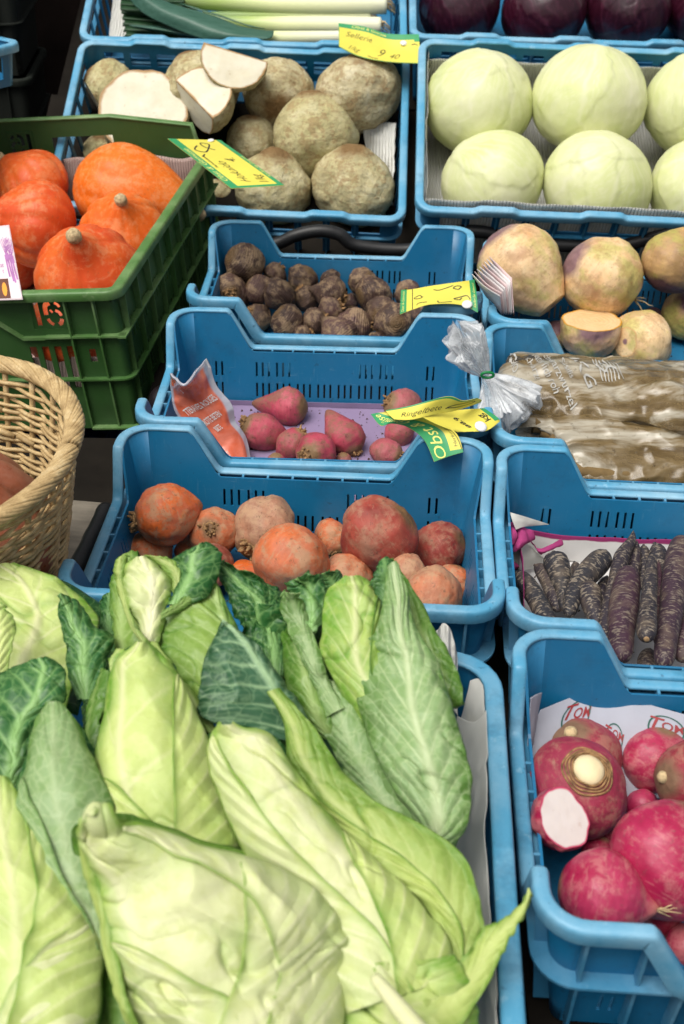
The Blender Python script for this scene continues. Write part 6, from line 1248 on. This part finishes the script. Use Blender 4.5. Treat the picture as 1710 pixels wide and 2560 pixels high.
for s_, u, v, sz in (("TTERAVES ROUGES", .50, .60, .085), ('ROTE BETEN', .56, .47, .075), ('BIETE', .56, .37, .07), ("'S", .34, .80, .08)): text_on(gs_, s_, u, v, sz, M_WPRINT, sc_, asp, rot=.42, toff=.01, off=.003, wscale=.5)

# ---------------------------------------------------------------- sheaf of leaflets, card at the left edge
fr = FR['RD']
M_LFT = simple('leaflet_paper', L((222, 216, 216)), .6, .05, 30, .1); M_LFT2 = simple('pinkish_leaflet_paper', L((214, 190, 190)), .6, .05, 30, .1)
for k in range(8):
    x0, x1 = 205+16*k, 385+11*k; C = [[fr.on(Z5(x0, 372-16*k), .035-.002*k), fr.on(Z5((x0+x1)/2-6*(k < 2), 440-16*k+(12 if k < 2 else 0)), .034-.002*k), fr.on(Z5(x1, 510-16*k), .028-.002*k)], [fr.on(Z5(x0+90, 520-14*k), -.01), fr.on(Z5((x0+x1)/2+55, 570-6*k), -.012), fr.on(Z5(x1+12, 638-1*k), -.014-.001*k)]]
    G = surf(C, 12, 20); sheet('leaflet', G, (M_LFT, M_LFT2)[k % 3 == 1], None, (.0004, 30), .0006, k, label='white folded leaflet in the sheaf stuck into the corner of the yellow turnip crate', cat='leaflet', group='leaflets in the sheaf by the turnips')
fr = FR['K']
C = [[fr.on(Z3(-160, 838), .055), fr.on(Z3(60, 815), .055)], [fr.on(Z3(-120, 1310), -.004), fr.on(Z3(150, 1302), -.004)]]
G = surf(C, 20, 20); lc, G, N = sheet('leaflet_card', G, simple('pale_pink_card', L((224, 206, 210)), .5, .04, 20, .05), None, (0, 1), .0006, 0, label='pale pink card with a drawing of purple carrots, standing in the green crate', cat='card')
N = N*np.sign((N.reshape(-1, 3) @ (CO-G.reshape(-1, 3).mean(0))).mean()); gn = (G[::-1], N[::-1]); asp = .8; M_PUR = simple('purple_print', L((168, 110, 168)), .6, .2, 60, .05)
mb = MB()
for x0, y0, x1, y1 in ((.80, .62, .86, .24), (.87, .60, .90, .22), (.92, .58, .96, .26), (.76, .6, .78, .3)):
    mb.add(*line_on(gn, [(x0, y0), ((x0+x1)/2-.01, (y0+y1)/2), (x1, y1)], .035, M_PUR, lc, asp)); mb.add(*line_on(gn, [(x0, y0), (x0+.01, y0-.1)], .06, M_PUR, lc, asp))
    for q in range(5): mb.add(*line_on(gn, [(x0, y0), (x0-.05+.03*q, y0+.10), (x0-.10+.05*q, y0+.2+.02*(q % 2))], .010, M_PUR, lc, asp))
mesh('printed_carrots', mb.v, mb.f, M_PUR, lc, smooth=False, loc=np.array(mb.v).mean(0)); text_on(gn, 'Kost:', .60, .46, .09, M_PUR, lc, asp, off=.001, wscale=.6); text_on(gn, 't', .63, .38, .09, M_PUR, lc, asp, off=.001)
band(gn, .0, .72, .02, .28, simple('photo_brown', L((92, 44, 26)), .4, .3, 60, .05), lc, .0005)
V2 = np.array([(.60+.06*math.cos(a), .14+.09*math.sin(a)) for a in np.linspace(0, 6.283, 21)[:-1]]+[(.60, .14)]); P = gmap(gn[0], gn[1], V2[:, 1], V2[:, 0], .0008); mesh('printed_squash', P, [(i, (i+1) % 20, 20) for i in range(20)], simple('photo_orange', L((232, 150, 40)), .4, .1), lc, smooth=False, loc=P.mean(0))

# ---------------------------------------------------------------- wicker basket
t = NT('wicker'); n = t.noise(1, 5, .65, vec=t.scaled((60, 60, 60))); n2 = t.noise(350, 4); c = t.ramp(n, [(.3, L((150, 124, 84))), (.55, L((190, 164, 118))), (.75, L((212, 192, 150)))]); c = t.mix(t.math('MULTIPLY', t.ramp(n2, [(.5, 0), (.7, 1)]), .35), c, L((120, 88, 52)))
M_WICK = t.fin(c, .55, n2, .4, .0006, .35)
BC_ = np.array([-.372, .872, CAMZ-.532]); BA, BB, BH = .128, .160, .205
bk = empty('wicker_basket', BC_-np.array([0, 0, BH]), label='oval wicker basket at the left edge, holding one big brown orange squash', cat='basket')
def bp(a, z, o=0):                      # a angle, z depth below the rim, o outward
    k = 1-.30*(z/BH)**1.1; return np.array([BC_[0]+(BA*k+o)*math.cos(a), BC_[1]+(BB*k+o)*math.sin(a), BC_[2]-z])
NS = 24
mb = MB()
for k in range(NS):                     # uprights
    a = k/NS*2*math.pi; mb.tube([bp(a, z) for z in np.linspace(.0, BH, 9)], .0030, 6)
mb.make('stakes', M_WICK, bk, kind='stuff', loc=BC_)
rng = random.Random(4); mb = MB(); z = .016; row = 0
while z < BH-.004:                      # weavers in and out of the uprights
    pts = []; M_ = NS*4; zo = [rng.uniform(-.0007, .0007) for _ in range(NS)]
    for k in range(M_):
        a = k/M_*2*math.pi; pts.append(bp(a, z+.0015*math.sin(3*a+row)+zo[k//4], .0034*math.cos(NS*a/2+math.pi*(row % 2))))
    mb.tube(pts, rng.uniform(.0018, .0024), 6, True); z += .0038 if row > 2 else .0055; row += 1
o = mb.make('woven_wall', M_WICK, bk, kind='stuff', loc=BC_)
mb = MB(); ST = 5                        # plaited rim
for s_ in range(ST):
    for q in range(3):
        pts = []; M_ = 200
        for k in range(M_):
            a = k/M_*2*math.pi; w_ = a*7+s_*2*math.pi/ST+q*.34; pts.append(bp(a, -.001+.0058*math.sin(w_), .0072*math.cos(w_)+.002))
        mb.tube(pts, .0023+.0004*(s_ % 2), 6, True)
mb.make('plaited_rim', M_WICK, bk, loc=BC_)
mb = MB()
for k in range(11):                     # cut weaver ends sticking inwards
    a = rng.uniform(-.2, 2.2); z = rng.uniform(.02, .07); p0 = bp(a, z, -.003); p1 = bp(a+.16, z-.006, -.008); mb.tube([p1, (p0+p1)/2, p0], .0032, 6)
mb.make('cut_ends', M_WICK, bk, kind='stuff', loc=BC_)
mb = MB(); V = [bp(a, BH) for a in np.linspace(0, 6.283, 41)[:-1]]; c_ = bp(0, BH)*0+np.array([BC_[0], BC_[1], BC_[2]-BH]); mb.add(V+[c_], [(i, (i+1) % 40, 40) for i in range(40)]); mb.make('bottom', simple('basket_cloth', L((128, 92, 58)), .9, .2, 30, .3), bk, loc=BC_)
V, Fc, axv, *_ = body(.086, sz=1.0, lump=(.03, 1.5), ridges=(9, .12), seed=8, nlat=60, nlon=90)
M_SQ = vegmat('brown_squash_skin', [(.3, L((116, 58, 34))), (.6, L((150, 78, 44))), (.8, L((164, 100, 70)))], [(.3, L((140, 96, 80))), (.7, L((170, 132, 118)))], None, None, L((150, 112, 92)), damt=.2, rough=.32, bs=.08)
sq = empty('squash', (-.345, .845, BC_[2]-.080), label='large brownish orange ribbed squash lying in the wicker basket', cat='squash'); mesh('flesh', V, Fc, M_SQ, sq, attrs={'ax': axv, 'tone': np.full(len(V), .25)})
V2, F2, *_ = body(.014, sz=1.5, lump=(.1, 3), seed=2, nlat=14, nlon=18); mesh('stem', V2+np.array([0, 0, .086]), F2, M_STEM, sq)

# ---------------------------------------------------------------- hose, straps, things in the dark behind
def yplane(uv, y): d = ray(*uv); return CO+d*(y/d[1])
P = [yplane(Z4(380, 215), 1.80), yplane(Z4(510, 190), 1.80), yplane(Z4(590, 155), 1.80), yplane(Z4(690, 135), 1.80), yplane(Z4(780, 150), 1.80), yplane(Z4(860, 200), 1.80), yplane(Z4(1100, 215), 1.80), yplane(Z5(60, 110), 1.80), yplane(Z5(250, 100), 1.80), yplane(Z5(400, 130), 1.80), yplane(Z5(620, 175), 1.80), yplane(Z5(900, 195), 1.80), yplane(Z5(1150, 190), 1.80), yplane(Z5(1350, 145), 1.80), yplane(Z5(1568, 85), 1.80), yplane(Z5(1800, 70), 1.80)]
C3 = cr1(P, 120); V, Fc = tube(C3, .0105, 14); mesh('hose', V, Fc, M_BLACK, None, loc=C3.mean(0), label='black rubber hose running behind the rear row of small crates', cat='hose')
P = [(-.262, 1.06, .90), (-.272, .98, .895), (-.285, .88, .888), (-.30, .78, .884), (-.31, .70, .88)]; C3 = cr1(P, 60); V, Fc = tube(C3, .012+.0015*n1(np.arange(60)*.4, 1, 3), 12); mesh('black_tube', V, Fc, M_BLACK, None, loc=C3.mean(0), label='black wrapped tube along the left side of the orange beet crate', cat='tube')
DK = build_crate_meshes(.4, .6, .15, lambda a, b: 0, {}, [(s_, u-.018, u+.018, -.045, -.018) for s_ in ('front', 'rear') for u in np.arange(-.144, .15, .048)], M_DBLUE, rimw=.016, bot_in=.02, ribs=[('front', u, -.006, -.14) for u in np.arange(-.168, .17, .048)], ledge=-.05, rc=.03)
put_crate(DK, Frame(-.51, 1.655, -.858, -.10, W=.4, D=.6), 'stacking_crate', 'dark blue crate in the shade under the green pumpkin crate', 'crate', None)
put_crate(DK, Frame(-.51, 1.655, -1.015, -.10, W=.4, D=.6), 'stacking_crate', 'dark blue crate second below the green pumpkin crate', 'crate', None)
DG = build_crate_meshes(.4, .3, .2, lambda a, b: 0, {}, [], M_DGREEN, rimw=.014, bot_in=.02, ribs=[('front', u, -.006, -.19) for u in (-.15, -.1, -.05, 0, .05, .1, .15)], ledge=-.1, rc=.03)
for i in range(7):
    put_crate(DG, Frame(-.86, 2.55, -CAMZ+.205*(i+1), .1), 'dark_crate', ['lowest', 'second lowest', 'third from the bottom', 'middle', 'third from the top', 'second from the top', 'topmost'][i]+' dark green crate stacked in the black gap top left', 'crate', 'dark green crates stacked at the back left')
p_ = CO+ray(42, 104)*1.82; a_ = .95; c_, s_ = math.cos(a_), math.sin(a_)
SHAL = build_crate_meshes(.6, .4, .065, lambda a, b: 0, {}, [(q, u-.018, u+.018, -.052, -.018) for q in ('front', 'right', 'left', 'rear') for u in np.arange(-.24, .25, .048) if abs(u) < (.17 if q in ('left', 'right') else .27)], M_BLUE, rimw=.014, bot_in=.02, rc=.03)
put_crate(SHAL, Frame(p_[0]-.29*c_-.19*s_, p_[1]-.29*s_+.19*c_, p_[2]-CAMZ, a_, W=.6, D=.4), 'vegetable_tray', 'blue tray whose corner sticks into the upper left edge of the photo', 'tray', None)
zt_ = float(p_[2])-.068; mb = MB(); mb.box((p_[0]-.29*c_-.19*s_, p_[1]-.29*s_+.19*c_, zt_-.015), (.46, .30, .03), Matrix.Rotation(a_, 3, 'Z')); mb.box((p_[0]-.29*c_-.19*s_, p_[1]-.29*s_+.19*c_, (zt_-.03)/2), (.30, .18, zt_-.03), Matrix.Rotation(a_, 3, 'Z')); mb.make('display_stand', M_NBLACK, smooth=False, label='black stand holding up the blue tray at the upper left edge', cat='stand')
pst = MB(); pst.box((0, 0, .5), (.03, .03, 1.0)); 
M_NBLACK = simple('near_black', (.006, .004, .0035), 1, .4, 10, .4, .05)
G = surf([[(-1.9, 2.95, 0.02), (-1.2, 3.0, .02), (-.5, 2.93, .02), (.3, 3.0, .02), (1.4, 2.95, .02)], [(-1.9, 2.95, .8), (-1.2, 2.99, .8), (-.5, 2.95, .8), (.3, 2.98, .8), (1.4, 2.95, .8)], [(-1.9, 2.95, 1.75), (-1.2, 2.97, 1.75), (-.5, 2.95, 1.75), (.3, 2.97, 1.75), (1.4, 2.95, 1.75)]], 60, 90)
sheet('backdrop', G, M_NBLACK, None, (.02, 5), .002, 1, label='dark brown tarpaulin added at the very back of the stall in place of shade', cat='backdrop')  # added sheet, its near-black colour stands in for the gloom behind the stall
G = surf([[(-2.2, 1.95, .76), (-1.2, 1.95, .76), (-.5, 1.95, .76)], [(-2.2, 2.5, .30), (-1.2, 2.5, .30), (-.5, 2.5, .30)], [(-2.2, 2.94, .03), (-1.2, 2.94, .03), (-.5, 2.92, .03)]], 40, 50)
sheet('shade_screen', G, M_NBLACK, None, (.01, 6), .002, 2, label='black cloth added from the table to the ground at the back left in place of shade', cat='screen')  # added sheet that blackens the lit ground, in place of real shade
# tilted rack carrying the rear trays
rk = empty('display_rack', (.1, 2.1, 0), label='dark tilted rack under the four rear trays', cat='rack')
for nm, F_, dz, w_ in (('lower_shelf', FR['F'], -.168, 1.35), ('upper_shelf', FR['G'], -.175, 1.35)):
    mb = MB(); mb.box((-.3, 0, dz), (w_, .38, .02)); o = mesh(nm, mb.v, mb.f, M_DARKWOOD, rk, smooth=False, M=F_.mat())
for x in (-.5, .72):
    for y in (2.02, 2.48):
        zt = .82+(y-1.95)*.42-.13; mb = MB(); mb.box((x-.1, y-2.1, zt/2), (.04, .04, zt)); mb.make('leg', M_DARKWOOD, rk, smooth=False)

# ---------------------------------------------------------------- loose soil and leaf scraps
M_SOIL = simple('soil', L((84, 62, 44)), .95, .5, 200, .5, .1)
def crumbs(fr, z, n, seed, label, x0=-.16, x1=.16, y0=-.11, y1=.11, s0=.0006, s1=.0026):
    rg = random.Random(seed); mb = MB()
    for i in range(n):
        c = fr.w((rg.uniform(x0, x1), rg.uniform(y0, y1), z)); s_ = rg.uniform(s0, s1)*rg.random(); V = np.array([[1, 0, -.3], [-.5, .8, -.3], [-.5, -.8, -.3], [0, 0, .9], [.6, .5, .3]])*s_*(1+.4*np.array([[rg.uniform(-1, 1) for _ in range(3)] for _ in range(5)])); mb.add(V+c+np.array([0, 0, s_*.3]), [(0, 1, 3), (1, 2, 3), (2, 0, 3), (0, 2, 1), (0, 1, 4), (1, 3, 4), (3, 0, 4)])
    mb.make('loose_soil', M_SOIL, smooth=False, loc=fr.w((0, 0, z)), label=label, cat='soil', kind='stuff')
crumbs(FR['C1'], -.1335, 900, 1, 'loose soil crumbs on the floor of the orange beet crate')
crumbs(FR['C2'], -.1275, 700, 2, 'loose soil crumbs on the lavender paper under the pink beets')
crumbs(FR['C3'], -.1335, 700, 3, 'loose soil crumbs on the floor of the dark beet crate')
crumbs(FR['RB'], -.1275, 500, 4, 'loose soil crumbs on the paper under the black carrots')
crumbs(FR['RD'], -.1335, 500, 5, 'loose soil crumbs on the floor of the yellow turnip crate')
crumbs(FR['RA'], -.1335, 600, 6, 'loose soil crumbs on the floor of the red radish crate')
